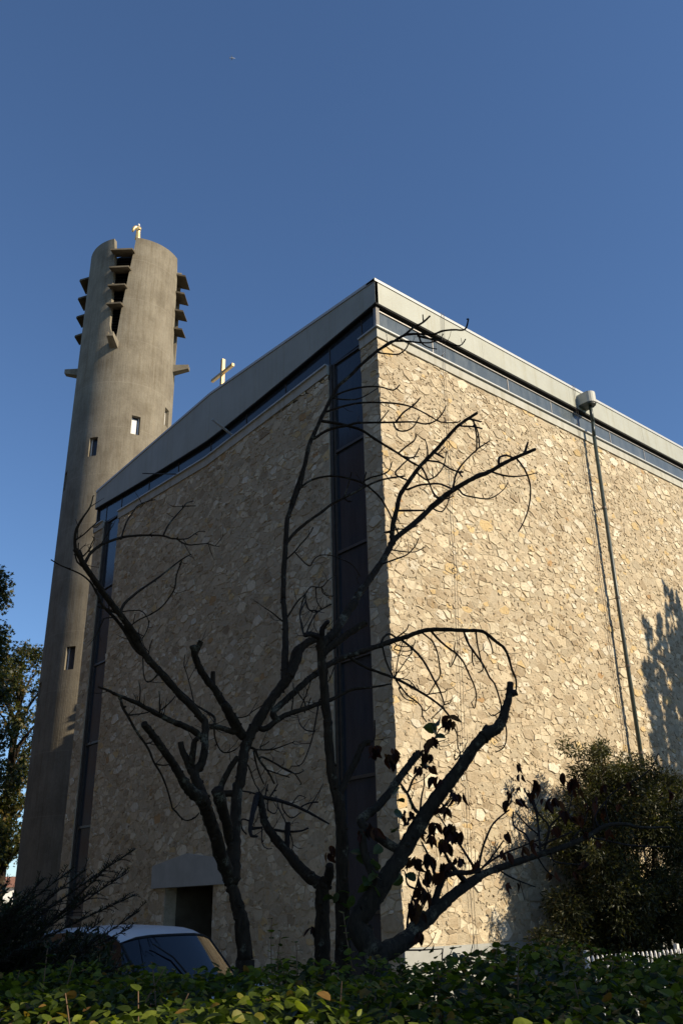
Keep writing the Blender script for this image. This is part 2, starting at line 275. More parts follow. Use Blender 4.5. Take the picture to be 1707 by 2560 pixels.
TREES={
 'A':[
  'm -8.322,-6.85,1.247,0.0806 -8.347,-6.833,1.505,0.0669 -8.383,-6.809,1.655,0.0588 -8.422,-6.783,1.79,0.0513 -8.462,-6.756,1.918,0.0442',
  'm -8.444,-6.768,1.863,0.0613 -8.599,-6.871,2.019,0.0592 -8.723,-6.976,2.163,0.0573 -8.828,-7.054,2.27,0.0559 -8.918,-7.12,2.359,0.0546 -9.012,-7.177,2.438,0.0534',
  'm -8.42,-6.784,1.862,0.0736 -8.371,-6.711,2.031,0.0683 -8.309,-6.624,2.248,0.0615 -8.247,-6.548,2.453,0.0551 -8.189,-6.469,2.667,0.0483',
  'm -8.167,-6.484,2.675,0.0537 -8.104,-6.43,2.907,0.0537 -8.058,-6.405,3.044,0.0537 -7.975,-6.396,3.196,0.0537 -7.857,-6.399,3.378,0.0536 -7.725,-6.409,3.565,0.0535 -7.61,-6.427,3.707,0.0534 -7.568,-6.431,3.772,0.0534',
  'm -7.619,-6.42,3.719,0.046 -7.574,-6.359,3.834,0.0441 -7.459,-6.206,4.133,0.039 -7.344,-6.054,4.448,0.0336 -7.252,-5.884,4.781,0.0277',
  'm -7.252,-5.883,4.781,0.0296 -7.164,-5.774,5.172,0.028 -7.069,-5.677,5.564,0.0264 -6.976,-5.585,5.956,0.0247 -6.857,-5.558,6.238,0.0233 -6.737,-5.533,6.527,0.022 -6.67,-5.509,6.725,0.0211',
  'm -6.889,-5.554,6.194,0.0248 -6.789,-5.569,6.514,0.0235 -6.707,-5.583,6.777,0.0225 -6.627,-5.587,7.114,0.0212 -6.539,-5.614,7.345,0.0202 -6.44,-5.646,7.605,0.0191 -6.343,-5.683,7.845,0.0181 -6.246,-5.723,8.066,0.0171 -6.105,-5.803,8.242,0.016 -5.961,-5.885,8.445,0.0148 -5.837,-5.961,8.598,0.0139 -5.73,-6.029,8.726,0.013 -5.61,-6.111,8.829,0.0121 -5.507,-6.184,8.918,0.0113 -5.422,-6.246,8.995,0.0107 -5.316,-6.321,9.122,0.0098 -5.207,-6.405,9.21,0.009 -5.137,-6.457,9.299,0.0084 -5.119,-6.471,9.325,0.0082',
  'm -7.582,-6.43,3.746,0.0533 -7.46,-6.406,3.939,0.0489 -7.393,-6.379,4.079,0.0459 -7.292,-6.389,4.17,0.0431 -7.182,-6.411,4.221,0.0404',
  'b -7.554,-6.412,3.802,0.0202 -7.495,-6.362,3.943,0.0191 -7.423,-6.327,4.074,0.018 -7.352,-6.325,4.136,0.0173',
  'm -8.063,-6.38,3.113,0.0446 -8.234,-6.438,3.261,0.0427 -8.374,-6.486,3.379,0.0411',
  'm -8.099,-6.385,3.125,0.0473 -8.209,-6.404,3.232,0.0442 -8.342,-6.438,3.376,0.0402 -8.454,-6.464,3.489,0.037 -8.572,-6.481,3.58,0.034 -8.667,-6.504,3.672,0.0314 -8.732,-6.532,3.756,0.0292 -8.784,-6.568,3.845,0.027',
  'b -8.739,-6.55,3.795,0.0217 -8.723,-6.56,3.84,0.0203 -8.705,-6.57,3.899,0.0185',
  'b -8.495,-6.469,3.527,0.0186 -8.495,-6.469,3.666,0.0143',
  'm -8.977,-7.16,2.418,0.0606 -9.072,-7.178,2.464,0.0524 -9.137,-7.194,2.503,0.0465 -9.224,-7.227,2.573,0.0375 -9.309,-7.266,2.65,0.0282',
  'm -9.309,-7.266,2.65,0.03 -9.412,-7.322,2.714,0.0272 -9.523,-7.385,2.783,0.0241 -9.616,-7.437,2.836,0.0216 -9.71,-7.491,2.888,0.0191',
  'm -8.948,-7.159,2.402,0.056 -8.97,-7.076,2.544,0.046 -8.978,-7.026,2.641,0.0394 -8.923,-7.022,2.711,0.0338',
  'm -8.932,-7.029,2.681,0.0337 -8.887,-7.01,2.81,0.0326 -8.861,-6.974,2.962,0.0314 -8.849,-6.947,3.066,0.0306 -8.868,-6.916,3.118,0.0301',
  'm -8.859,-6.931,3.097,0.03 -8.983,-6.926,3.203,0.029 -9.098,-6.919,3.289,0.0281 -9.206,-6.919,3.385,0.0272 -9.312,-6.917,3.47,0.0264 -9.429,-6.917,3.563,0.0254 -9.531,-6.928,3.674,0.0245 -9.647,-6.943,3.802,0.0234',
  'm -9.523,-6.932,3.694,0.0235 -9.66,-6.97,3.802,0.0217 -9.793,-7.007,3.898,0.02 -9.925,-7.045,3.992,0.0183 -10.047,-7.087,4.085,0.0168 -10.14,-7.12,4.155,0.0155 -10.212,-7.152,4.219,0.0145 -10.252,-7.169,4.254,0.014',
  'b -10.246,-7.166,4.246,0.0093 -10.268,-7.184,4.325,0.0081 -10.274,-7.209,4.407,0.0068 -10.25,-7.254,4.5,0.0052 -10.22,-7.299,4.584,0.0037 -10.218,-7.329,4.668,0.0024',
  'b -10.191,-7.15,4.214,0.0131 -10.207,-7.143,4.258,0.0113',
  'b -10.142,-7.13,4.172,0.0085 -10.096,-7.106,4.271,0.0081 -10.026,-7.093,4.354,0.0077 -9.956,-7.087,4.41,0.0073 -9.833,-7.084,4.484,0.0067 -9.718,-7.086,4.531,0.0062 -9.558,-7.093,4.575,0.0054 -9.45,-7.101,4.594,0.0049 -9.372,-7.107,4.587,0.0045 -9.317,-7.112,4.594,0.0042 -9.269,-7.114,4.572,0.0039 -9.202,-7.121,4.564,0.0036 -9.136,-7.129,4.581,0.0032 -9.025,-7.145,4.611,0.0027 -8.968,-7.153,4.603,0.0023 -8.923,-7.16,4.606,0.0021',
  'b -9.45,-7.101,4.594,0.0051 -9.35,-7.007,4.762,0.0045 -9.229,-6.926,4.922,0.0039 -9.143,-6.873,5.03,0.0035 -9.088,-6.836,5.107,0.0032 -8.995,-6.803,5.17,0.0028',
  'b -9.124,-6.861,5.058,0.0033 -9.031,-6.914,5.068,0.0022',
  'b -9.317,-7.112,4.591,0.0041 -9.171,-7.041,4.66,0.0035 -9.066,-6.979,4.754,0.0029 -8.997,-6.943,4.807,0.0026 -8.913,-6.907,4.841,0.0022',
  'b -9.829,-7.086,4.484,0.0049 -9.739,-6.971,4.694,0.0042 -9.645,-6.896,4.847,0.0035 -9.597,-6.859,4.926,0.0032 -9.5,-6.819,5.009,0.0027 -9.383,-6.781,5.08,0.0022',
  'b -10.178,-7.156,4.21,0.0037 -10.159,-7.203,4.245,0.0033 -10.154,-7.246,4.293,0.0028 -10.151,-7.282,4.332,0.0023',
  'b -10.264,-7.186,4.321,0.0037 -10.187,-7.143,4.4,0.0034 -10.114,-7.096,4.492,0.003 -10.008,-7.031,4.628,0.0025',
  'b -10.211,-7.142,4.252,0.0028 -10.218,-7.139,4.325,0.0024',
  'b -10.134,-7.11,4.139,0.0047 -10.188,-7.088,4.184,0.0039 -10.208,-7.079,4.242,0.0033',
  'b -9.784,-6.995,3.863,0.0058 -9.883,-6.977,3.899,0.0053 -9.945,-6.979,3.997,0.0048 -10.015,-6.977,4.084,0.0044 -10.097,-6.967,4.135,0.004 -10.195,-6.954,4.163,0.0035 -10.273,-6.944,4.183,0.0032 -10.347,-6.937,4.214,0.0028',
  'b -9.735,-7.001,3.871,0.0077 -9.69,-6.959,3.962,0.0074 -9.552,-6.902,4.11,0.0066 -9.389,-6.852,4.255,0.0057 -9.234,-6.807,4.402,0.0049 -9.073,-6.763,4.561,0.0039 -8.954,-6.742,4.654,0.0033',
  'b -9.068,-6.767,4.538,0.0043 -9.103,-6.757,4.412,0.0041 -9.115,-6.761,4.284,0.0039 -9.16,-6.746,4.179,0.0037 -9.222,-6.722,4.085,0.0036 -9.304,-6.689,4.013,0.0034 -9.386,-6.656,3.963,0.0032 -9.448,-6.632,3.904,0.0031',
  'b -9.735,-7.001,3.876,0.0029 -9.619,-7.081,3.89,0.0028 -9.57,-7.117,3.852,0.0027 -9.546,-7.141,3.78,0.0026 -9.571,-7.143,3.685,0.0025 -9.605,-7.136,3.622,0.0024',
  'b -9.435,-6.638,3.915,0.0026 -9.424,-6.643,4.002,0.0021',
  'b -9.419,-6.922,3.562,0.0147 -9.489,-6.904,3.595,0.0136 -9.553,-6.892,3.658,0.0123 -9.633,-6.883,3.768,0.0104 -9.719,-6.869,3.857,0.0086 -9.793,-6.856,3.918,0.0072 -9.859,-6.847,3.989,0.0058 -9.902,-6.85,4.083,0.0044',
  'b -9.711,-6.873,3.858,0.0039 -9.783,-6.892,3.844,0.0031 -9.848,-6.913,3.812,0.0024 -9.866,-6.94,3.762,0.0019',
  'b -9.814,-6.99,3.874,0.0043 -9.918,-6.942,3.901,0.0029',
  'b -9.416,-6.924,3.572,0.0029 -9.408,-6.928,3.653,0.0024 -9.394,-6.935,3.715,0.002',
  'b -8.89,-6.956,2.952,0.0222 -8.973,-6.968,2.991,0.0207 -9.095,-6.98,3.024,0.0185 -9.19,-6.989,3.041,0.0169 -9.286,-7.001,3.067,0.0152 -9.381,-7.015,3.092,0.0136 -9.512,-7.037,3.129,0.0113 -9.652,-7.061,3.159,0.009 -9.754,-7.08,3.175,0.0073 -9.834,-7.098,3.194,0.006 -9.923,-7.117,3.206,0.0045',
  'b -9.705,-7.07,3.146,0.0069 -9.676,-7.061,3.087,0.0067 -9.629,-7.059,3.028,0.0065 -9.557,-7.054,2.936,0.0061 -9.49,-7.055,2.861,0.0057 -9.422,-7.055,2.785,0.0054 -9.37,-7.048,2.7,0.0051 -9.301,-7.048,2.615,0.0047 -9.251,-7.043,2.539,0.0044 -9.21,-7.035,2.462,0.0041 -9.163,-7.021,2.361,0.0037',
  'b -9.164,-7.021,2.36,0.0042 -9.145,-7.054,2.328,0.0039 -9.118,-7.103,2.276,0.0036 -9.088,-7.143,2.261,0.0033 -9.055,-7.192,2.28,0.003 -9.04,-7.225,2.313,0.0027',
  'b -9.629,-7.058,3.033,0.0037 -9.549,-7.099,3.042,0.0032 -9.486,-7.132,3.058,0.0028',
  'b -9.456,-7.055,2.827,0.0037 -9.417,-7.076,2.837,0.0031 -9.402,-7.084,2.86,0.0028',
  'b -9.354,-7.05,2.683,0.0042 -9.302,-7.079,2.67,0.0034 -9.254,-7.106,2.679,0.0028',
  'b -9.456,-6.909,3.55,0.0034 -9.47,-6.966,3.407,0.0032 -9.46,-7.007,3.332,0.0031 -9.429,-7.048,3.338,0.003 -9.41,-7.094,3.385,0.0029',
  'b -9.529,-7.044,3.154,0.0033 -9.529,-7.044,3.249,0.0028 -9.543,-7.037,3.315,0.0024',
  'b -9.325,-7.013,3.099,0.0043 -9.331,-7.01,3.204,0.0034 -9.338,-7.006,3.271,0.0029',
  'b -9.319,-7.016,3.113,0.0029 -9.256,-7.051,3.177,0.0026 -9.222,-7.07,3.231,0.0024',
  'm -9.003,-7.011,2.66,0.0287 -9.039,-6.989,2.753,0.0237 -9.071,-6.971,2.818,0.0201 -9.087,-6.961,2.889,0.0165',
  'b -9.005,-7.01,2.706,0.0264 -9.027,-7.071,2.827,0.0182 -9.036,-7.099,2.879,0.0147 -9.021,-7.128,2.9,0.0125',
  'b -8.185,-6.374,3.151,0.0233 -8.256,-6.236,3.209,0.0195 -8.308,-6.141,3.23,0.0169',
  'b -8.282,-6.188,3.303,0.0079 -8.313,-6.062,3.388,0.0068 -8.348,-5.94,3.462,0.0057 -8.375,-5.82,3.562,0.0045 -8.402,-5.722,3.636,0.0035',
  'b -8.356,-5.918,3.477,0.0035 -8.367,-5.868,3.624,0.0032 -8.387,-5.808,3.787,0.0028 -8.404,-5.768,3.889,0.0026 -8.385,-5.747,4.006,0.0024',
  'b -8.256,-6.414,3.269,0.0039 -8.146,-6.506,3.277,0.0032 -8.089,-6.558,3.33,0.0028 -8.016,-6.625,3.388,0.0022',
  'b -8.284,-6.187,3.208,0.005 -8.262,-6.168,3.142,0.0047 -8.224,-6.155,3.07,0.0044 -8.167,-6.152,3.004,0.004 -8.096,-6.167,2.998,0.0037 -8.019,-6.181,3.036,0.0034',
  'b -8.332,-6.414,2.596,0.0239 -8.275,-6.451,2.781,0.0195 -8.207,-6.496,2.906,0.0162',
  'm -8.365,-6.651,2.129,0.038 -8.489,-6.765,2.307,0.0481 -8.613,-6.856,2.454,0.0567 -8.681,-6.911,2.539,0.0616',
  'b -7.875,-6.439,3.2,0.0237 -7.766,-6.451,3.277,0.0222 -7.677,-6.463,3.336,0.0209 -7.576,-6.482,3.384,0.0195 -7.451,-6.51,3.429,0.0178 -7.273,-6.552,3.502,0.0154 -7.172,-6.578,3.539,0.014 -7.042,-6.611,3.609,0.0121 -6.913,-6.647,3.674,0.0102 -6.724,-6.711,3.705,0.0075 -6.509,-6.788,3.757,0.0043',
  'm -7.776,-6.442,3.368,0.0367 -7.594,-6.408,3.523,0.0353 -7.412,-6.383,3.67,0.034 -7.245,-6.365,3.806,0.0327 -7.148,-6.362,3.871,0.0319 -7.015,-6.357,3.966,0.0308 -6.886,-6.361,4.043,0.0298 -6.744,-6.371,4.108,0.0287 -6.507,-6.396,4.206,0.0267 -6.316,-6.422,4.285,0.0251 -6.107,-6.454,4.374,0.0233 -5.918,-6.49,4.446,0.0216',
  'b -5.927,-6.481,4.442,0.0216 -5.802,-6.552,4.503,0.0203 -5.681,-6.625,4.534,0.019 -5.504,-6.736,4.539,0.0171 -5.353,-6.835,4.532,0.0155 -5.191,-6.945,4.529,0.0137 -5.112,-6.996,4.481,0.0127 -5.032,-7.042,4.4,0.0114 -4.964,-7.082,4.338,0.0105 -4.913,-7.097,4.239,0.0093 -4.866,-7.092,4.095,0.0078 -4.818,-7.097,3.977,0.0066 -4.798,-7.07,3.862,0.0054',
  'b -5.353,-6.835,4.527,0.0089 -5.331,-6.872,4.375,0.0082 -5.291,-6.93,4.244,0.0076 -5.245,-6.998,4.099,0.0069 -5.217,-7.044,3.959,0.0063 -5.191,-7.082,3.888,0.0059 -5.177,-7.109,3.779,0.0054 -5.168,-7.134,3.631,0.0048 -5.166,-7.141,3.565,0.0045',
  'b -5.309,-6.905,4.274,0.0054 -5.315,-6.898,4.164,0.0049 -5.307,-6.908,4.102,0.0047',
  'b -5.229,-6.914,4.523,0.0062 -5.287,-6.972,4.331,0.0054 -5.332,-7.038,4.159,0.0047 -5.369,-7.09,4.021,0.0042 -5.418,-7.076,3.98,0.0039',
  'b -5.136,-6.982,4.495,0.0062 -5.108,-7.016,4.379,0.0051 -5.097,-7.028,4.26,0.0041',
  'b -5.682,-6.624,4.527,0.0088 -5.582,-6.65,4.426,0.0082 -5.473,-6.687,4.338,0.0075 -5.381,-6.724,4.275,0.007 -5.295,-6.745,4.18,0.0064 -5.222,-6.747,4.059,0.0057 -5.147,-6.747,3.932,0.005 -5.105,-6.731,3.831,0.0045 -5.089,-6.702,3.757,0.0041 -5.084,-6.663,3.69,0.0038 -5.079,-6.622,3.773,0.0034',
  'b -5.407,-6.716,4.314,0.0041 -5.395,-6.729,4.414,0.0027',
  'b -5.381,-6.723,4.261,0.0054 -5.433,-6.666,4.127,0.0039 -5.445,-6.653,4.176,0.0034',
  'b -5.761,-6.576,4.49,0.0061 -5.697,-6.647,4.394,0.0057 -5.667,-6.682,4.28,0.0054 -5.657,-6.697,4.142,0.005 -5.656,-6.701,3.992,0.0046 -5.698,-6.66,3.901,0.0043 -5.761,-6.599,3.772,0.0039',
  'b -6.013,-6.471,4.395,0.0094 -5.959,-6.597,4.265,0.0085 -5.928,-6.687,4.149,0.0079 -5.911,-6.769,4.008,0.0071 -5.905,-6.834,3.878,0.0065 -5.896,-6.91,3.735,0.0058 -5.908,-6.968,3.578,0.005',
  'b -6.283,-6.425,4.319,0.0092 -6.209,-6.389,4.408,0.0085 -6.103,-6.376,4.469,0.0076 -5.999,-6.362,4.451,0.0068',
  'b -6.275,-6.433,4.278,0.0066 -6.247,-6.459,4.089,0.0059 -6.196,-6.508,3.928,0.0052',
  'b -6.701,-6.379,4.094,0.0109 -6.606,-6.497,3.985,0.0101 -6.503,-6.626,3.91,0.0094 -6.419,-6.734,3.849,0.0088',
  'b -6.196,-6.508,3.928,0.0104 -6.158,-6.64,3.842,0.0095 -6.126,-6.765,3.758,0.0087 -6.098,-6.89,3.669,0.0079 -6.077,-7.002,3.582,0.0072 -6.065,-7.087,3.507,0.0067 -6.064,-7.162,3.421,0.0061',
  'b -6.19,-6.545,3.882,0.0065 -6.089,-6.597,3.73,0.0056 -6.014,-6.644,3.667,0.0051 -5.955,-6.678,3.591,0.0046 -5.943,-6.667,3.505,0.0042 -5.904,-6.687,3.443,0.0038',
  'b -6.162,-6.548,3.794,0.0045 -6.12,-6.589,3.689,0.0041 -6.049,-6.66,3.653,0.0038',
  'b -6.102,-6.886,3.675,0.0044 -5.984,-6.991,3.696,0.0036 -5.946,-7.025,3.701,0.0033 -5.927,-7.041,3.732,0.0031',
  'b -5.912,-6.963,3.578,0.0038 -5.869,-7.01,3.594,0.003 -5.854,-7.026,3.631,0.0025',
  'b -6.061,-7.091,3.507,0.0037 -6.11,-7.04,3.449,0.0033 -6.146,-7.002,3.402,0.0031',
  'b -5.956,-6.673,3.579,0.0038 -5.923,-6.706,3.558,0.0034 -5.88,-6.75,3.619,0.0026',
  'b -6.191,-6.512,3.928,0.0039 -6.035,-6.532,4.119,0.0034 -5.949,-6.545,4.224,0.0031 -5.853,-6.537,4.4,0.0027',
  'b -6.17,-6.51,3.944,0.0039 -6.094,-6.493,4.172,0.0036 -5.999,-6.495,4.399,0.0033',
  'b -6.179,-6.502,3.958,0.0032 -6.188,-6.493,4.117,0.0026',
  'b -6.114,-6.448,4.356,0.004 -6.095,-6.53,4.292,0.0036 -6.05,-6.672,4.267,0.0029 -6.044,-6.724,4.303,0.0026',
  'b -6.127,-6.467,4.268,0.004 -6.043,-6.549,4.236,0.0036 -5.977,-6.614,4.252,0.0033',
  'b -5.989,-6.371,4.45,0.0054 -5.909,-6.45,4.529,0.0041 -5.885,-6.474,4.601,0.0034',
  'b -6.044,-7.184,3.33,0.0049 -5.968,-7.177,3.225,0.0045 -5.927,-7.135,3.115,0.0042 -5.888,-7.125,3.049,0.004 -5.895,-7.059,2.992,0.0038 -5.881,-7.035,3.05,0.0037',
  'b -5.888,-7.125,3.055,0.003 -5.862,-7.154,3.083,0.0028 -5.843,-7.175,3.141,0.0024',
  'b -6.064,-7.162,3.421,0.0055 -6.002,-7.166,3.385,0.0049 -5.945,-7.18,3.395,0.0045 -5.927,-7.17,3.429,0.0043',
  'b -5.167,-7.14,3.578,0.0045 -5.234,-7.058,3.52,0.0037 -5.265,-7.022,3.561,0.0033',
  'b -6.061,-6.645,4.272,0.0039 -5.984,-6.6,4.22,0.0037 -5.972,-6.51,4.201,0.0035 -5.966,-6.411,4.238,0.0034',
  'b -6.19,-6.529,3.912,0.0045 -6.033,-6.553,3.916,0.004 -5.966,-6.555,3.885,0.0037 -5.89,-6.548,3.83,0.0033',
  'b -7.319,-6.033,4.513,0.0064 -7.199,-6.066,4.716,0.0054 -7.111,-6.101,4.82,0.0048 -7.046,-6.125,4.91,0.0043 -6.938,-6.181,4.918,0.0037 -6.861,-6.214,5.009,0.0031 -6.786,-6.251,5.071,0.0027',
  'b -6.938,-6.181,4.911,0.004 -6.918,-6.197,4.834,0.0034 -6.847,-6.255,4.804,0.0026',
  'b -7.106,-6.105,4.814,0.0046 -7.112,-6.123,4.691,0.0042 -7.08,-6.165,4.611,0.004 -7.035,-6.214,4.6,0.0038 -6.932,-6.334,4.677,0.0032',
  'b -6.997,-6.149,4.9,0.004 -6.988,-6.156,4.748,0.0035 -6.948,-6.188,4.658,0.0033',
  'b -7.119,-6.101,4.791,0.0052 -7.204,-6.125,4.578,0.0046 -7.215,-6.181,4.428,0.0042 -7.227,-6.228,4.297,0.0038',
  'b -7.344,-6.014,4.479,0.0058 -7.443,-5.942,4.58,0.0042 -7.507,-5.897,4.633,0.0032',
  'b -7.045,-5.668,5.603,0.014 -6.94,-5.68,5.747,0.0134 -6.771,-5.717,5.926,0.0125 -6.604,-5.764,6.073,0.0117 -6.479,-5.798,6.2,0.011 -6.328,-5.849,6.313,0.0103 -6.177,-5.904,6.418,0.0095 -6.04,-5.956,6.521,0.0088 -5.874,-6.025,6.628,0.0079 -5.697,-6.107,6.701,0.007 -5.523,-6.192,6.746,0.0061',
  'b -6.299,-5.861,6.333,0.0059 -6.251,-5.903,6.529,0.0051 -6.22,-5.93,6.695,0.0045',
  'b -6.057,-5.953,6.518,0.0053 -6.037,-5.971,6.634,0.0049 -6.018,-5.988,6.734,0.0045',
  'b -6.288,-5.871,6.316,0.0059 -6.255,-5.899,6.279,0.0051 -6.222,-5.928,6.281,0.0044',
  'b -7.097,-5.74,5.358,0.0055 -7.039,-5.811,5.438,0.0052 -6.996,-5.868,5.519,0.0049 -6.936,-5.948,5.628,0.0045 -6.904,-5.999,5.724,0.0042',
  'b -6.752,-5.541,6.454,0.0089 -6.634,-5.572,6.576,0.0087 -6.484,-5.624,6.66,0.0085 -6.306,-5.693,6.704,0.0082 -6.128,-5.765,6.696,0.0079 -5.951,-5.839,6.653,0.0076 -5.799,-5.893,6.55,0.0072 -5.689,-5.924,6.435,0.0069 -5.567,-5.938,6.245,0.0065 -5.457,-5.94,6.041,0.0061',
  'b -6.909,-5.911,5.261,0.0041 -6.815,-5.904,5.373,0.0039 -6.731,-5.911,5.435,0.0038 -6.604,-5.932,5.459,0.0036 -6.458,-5.954,5.441,0.0034 -6.293,-5.977,5.397,0.0032 -6.157,-5.966,5.28,0.0028',
  'b -6.565,-5.615,7.208,0.013 -6.465,-5.67,7.303,0.0125 -6.35,-5.739,7.377,0.0119 -6.188,-5.841,7.431,0.0111 -6.091,-5.904,7.47,0.0106 -5.932,-6.011,7.488,0.0097 -5.683,-6.189,7.5,0.0084 -5.468,-6.351,7.509,0.0072 -5.349,-6.445,7.476,0.0065 -5.243,-6.53,7.519,0.0059 -5.161,-6.593,7.63,0.0053 -5.113,-6.624,7.744,0.0048',
  'b -6.464,-5.643,7.489,0.0151 -6.272,-5.708,7.495,0.0143 -6.1,-5.769,7.484,0.0135 -5.928,-5.832,7.451,0.0126 -5.751,-5.888,7.355,0.0117 -5.578,-5.949,7.267,0.0107 -5.424,-6.005,7.185,0.0098 -5.252,-6.069,7.083,0.0088 -5.121,-6.122,7.016,0.0081 -5.028,-6.126,6.87,0.0072 -4.933,-6.125,6.706,0.0063 -4.855,-6.15,6.634,0.0058',
  'b -6.407,-5.666,7.641,0.0095 -6.248,-5.745,7.729,0.0091 -6.072,-5.837,7.806,0.0087 -5.933,-5.914,7.844,0.0083 -5.727,-6.033,7.864,0.0077 -5.524,-6.157,7.859,0.0072 -5.357,-6.261,7.815,0.0066 -5.192,-6.362,7.715,0.0061 -5.046,-6.454,7.613,0.0056 -4.87,-6.58,7.608,0.005 -4.82,-6.615,7.643,0.0049',
  'b -6.317,-5.697,7.882,0.0087 -6.192,-5.747,7.985,0.0083 -6.004,-5.83,8.085,0.0077 -5.819,-5.918,8.141,0.0072 -5.673,-5.992,8.15,0.0067 -5.528,-6.065,8.124,0.0063 -5.438,-6.106,8.227,0.006',
  'b -6.31,-5.704,7.87,0.0067 -6.057,-5.735,7.928,0.0058 -5.848,-5.767,8.027,0.0051 -5.573,-5.8,8.269,0.004',
  'b -5.651,-6.212,7.508,0.0086 -5.581,-6.286,7.642,0.0076 -5.487,-6.388,7.739,0.0066 -5.419,-6.464,7.851,0.0058',
  'b -5.683,-6.189,7.496,0.0076 -5.667,-6.233,7.373,0.007 -5.608,-6.32,7.333,0.0063 -5.545,-6.419,7.375,0.0056 -5.508,-6.499,7.503,0.0047',
  'b -5.832,-6.085,7.501,0.0057 -5.781,-6.134,7.596,0.0047 -5.738,-6.176,7.68,0.0038',
  'b -5.423,-6.006,7.207,0.0077 -5.341,-6.094,7.306,0.0065 -5.273,-6.169,7.384,0.0055 -5.265,-6.181,7.471,0.0049',
  'b -5.353,-6.04,7.15,0.0067 -5.273,-6.122,7.131,0.0059 -5.214,-6.183,7.266,0.0048',
  'b -5.959,-5.831,6.662,0.0074 -5.835,-5.865,6.759,0.0068 -5.676,-5.917,6.829,0.006 -5.572,-5.949,6.913,0.0054 -5.503,-5.941,7.067,0.0048',
  'b -5.524,-6.172,8.906,0.0131 -5.419,-6.271,8.982,0.0123 -5.276,-6.412,8.978,0.0112 -5.15,-6.541,8.957,0.0102 -5.066,-6.63,8.998,0.0096 -4.956,-6.748,9.004,0.0087 -4.85,-6.866,8.99,0.0078 -4.806,-6.911,9.162,0.0071',
  'b -5.713,-6.04,8.739,0.012 -5.563,-6.094,8.896,0.0107 -5.444,-6.147,8.931,0.0097 -5.307,-6.21,8.951,0.0085 -5.151,-6.284,8.958,0.0072 -4.996,-6.362,8.988,0.0058 -4.873,-6.423,9.078,0.0047 -4.83,-6.432,9.167,0.0041',
  'b -5.292,-6.397,8.943,0.0101 -5.205,-6.529,8.859,0.0088 -5.12,-6.662,8.782,0.0076 -4.999,-6.861,8.653,0.0058 -4.953,-6.947,8.737,0.0049',
  'b -5.292,-6.396,8.931,0.0081 -5.242,-6.395,8.845,0.0068 -5.144,-6.436,8.793,0.0054 -5.04,-6.487,8.785,0.004',
  'b -5.752,-6.02,8.674,0.007 -5.601,-6.092,8.675,0.0067 -5.47,-6.158,8.695,0.0065 -5.367,-6.204,8.811,0.0062 -5.312,-6.214,8.939,0.0061',
  'b -5.197,-6.411,9.224,0.0061 -5.199,-6.409,9.349,0.0051',
  'b -7.998,-6.456,2.999,0.0077 -7.957,-6.477,2.902,0.0069 -7.88,-6.523,2.785,0.0058 -7.831,-6.551,2.682,0.0049',
  'b -8.001,-6.451,2.967,0.0055 -7.886,-6.359,2.826,0.0047 -7.771,-6.295,2.713,0.0039',
  'b -7.931,-6.496,2.924,0.0066 -7.741,-6.461,2.879,0.0054 -7.61,-6.435,2.837,0.0045 -7.469,-6.418,2.816,0.0035 -7.373,-6.407,2.853,0.0029',
  'b -7.694,-6.454,2.861,0.0045 -7.542,-6.477,2.804,0.0036 -7.453,-6.473,2.715,0.0028',
  'b -7.989,-6.461,2.994,0.0055 -7.828,-6.484,3.005,0.0043 -7.703,-6.503,3.046,0.0033 -7.577,-6.522,3.1,0.0023',
  'b -8.082,-6.477,2.839,0.0044 -8.007,-6.438,2.754,0.0038 -7.952,-6.409,2.689,0.0033',
  'b -7.939,-6.466,3.024,0.0039 -7.907,-6.488,3.041,0.0032 -7.871,-6.514,3.073,0.0022',
  'b -7.89,-6.517,2.806,0.0049 -7.81,-6.575,2.773,0.0039 -7.721,-6.641,2.738,0.0027',
  'b -7.59,-6.481,3.377,0.0041 -7.571,-6.495,3.534,0.0035 -7.572,-6.495,3.675,0.0029',
  'b -7.499,-6.495,3.408,0.0041 -7.452,-6.531,3.542,0.0036 -7.405,-6.568,3.707,0.003',
  'b -7.441,-6.517,3.417,0.0047 -7.441,-6.517,3.487,0.0043 -7.497,-6.474,3.594,0.0035',
  'b -7.42,-6.517,3.431,0.0035 -7.387,-6.543,3.548,0.0029',
  'b -7.025,-6.368,3.937,0.0044 -7.022,-6.371,3.787,0.0038 -6.967,-6.416,3.949,0.0031',
 ],
 'B':[
  'm -7.318,-6.6,1.195,0.0786 -7.32,-6.599,1.432,0.0767 -7.314,-6.603,1.626,0.0751 -7.313,-6.604,1.773,0.0739 -7.299,-6.615,1.853,0.0732',
  'm -7.308,-6.608,1.813,0.0649 -7.349,-6.504,1.867,0.062 -7.391,-6.379,1.963,0.0581 -7.428,-6.245,2.093,0.0536 -7.462,-6.139,2.194,0.0499 -7.491,-6.042,2.296,0.0464 -7.512,-5.949,2.411,0.0427 -7.495,-5.881,2.55,0.0388 -7.485,-5.824,2.664,0.0356',
  'm -7.3,-6.615,1.813,0.0595 -7.306,-6.693,1.89,0.0486 -7.342,-6.748,1.977,0.0376',
  'b -7.427,-6.205,2.169,0.0215 -7.423,-6.208,2.286,0.0216 -7.419,-6.211,2.388,0.0217',
  'b -7.476,-5.831,2.658,0.0154 -7.326,-5.826,2.644,0.0139 -7.175,-5.823,2.623,0.0124 -6.989,-5.82,2.581,0.0104 -6.8,-5.816,2.52,0.0082 -6.576,-5.813,2.435,0.0056',
  'b -7.505,-5.81,2.67,0.0297 -7.653,-5.947,2.482,0.0203 -7.757,-6.063,2.339,0.0133 -7.797,-6.144,2.258,0.0093 -7.789,-6.228,2.245,0.0066',
  'b -7.747,-6.088,2.326,0.0096 -7.674,-6.139,2.336,0.0068',
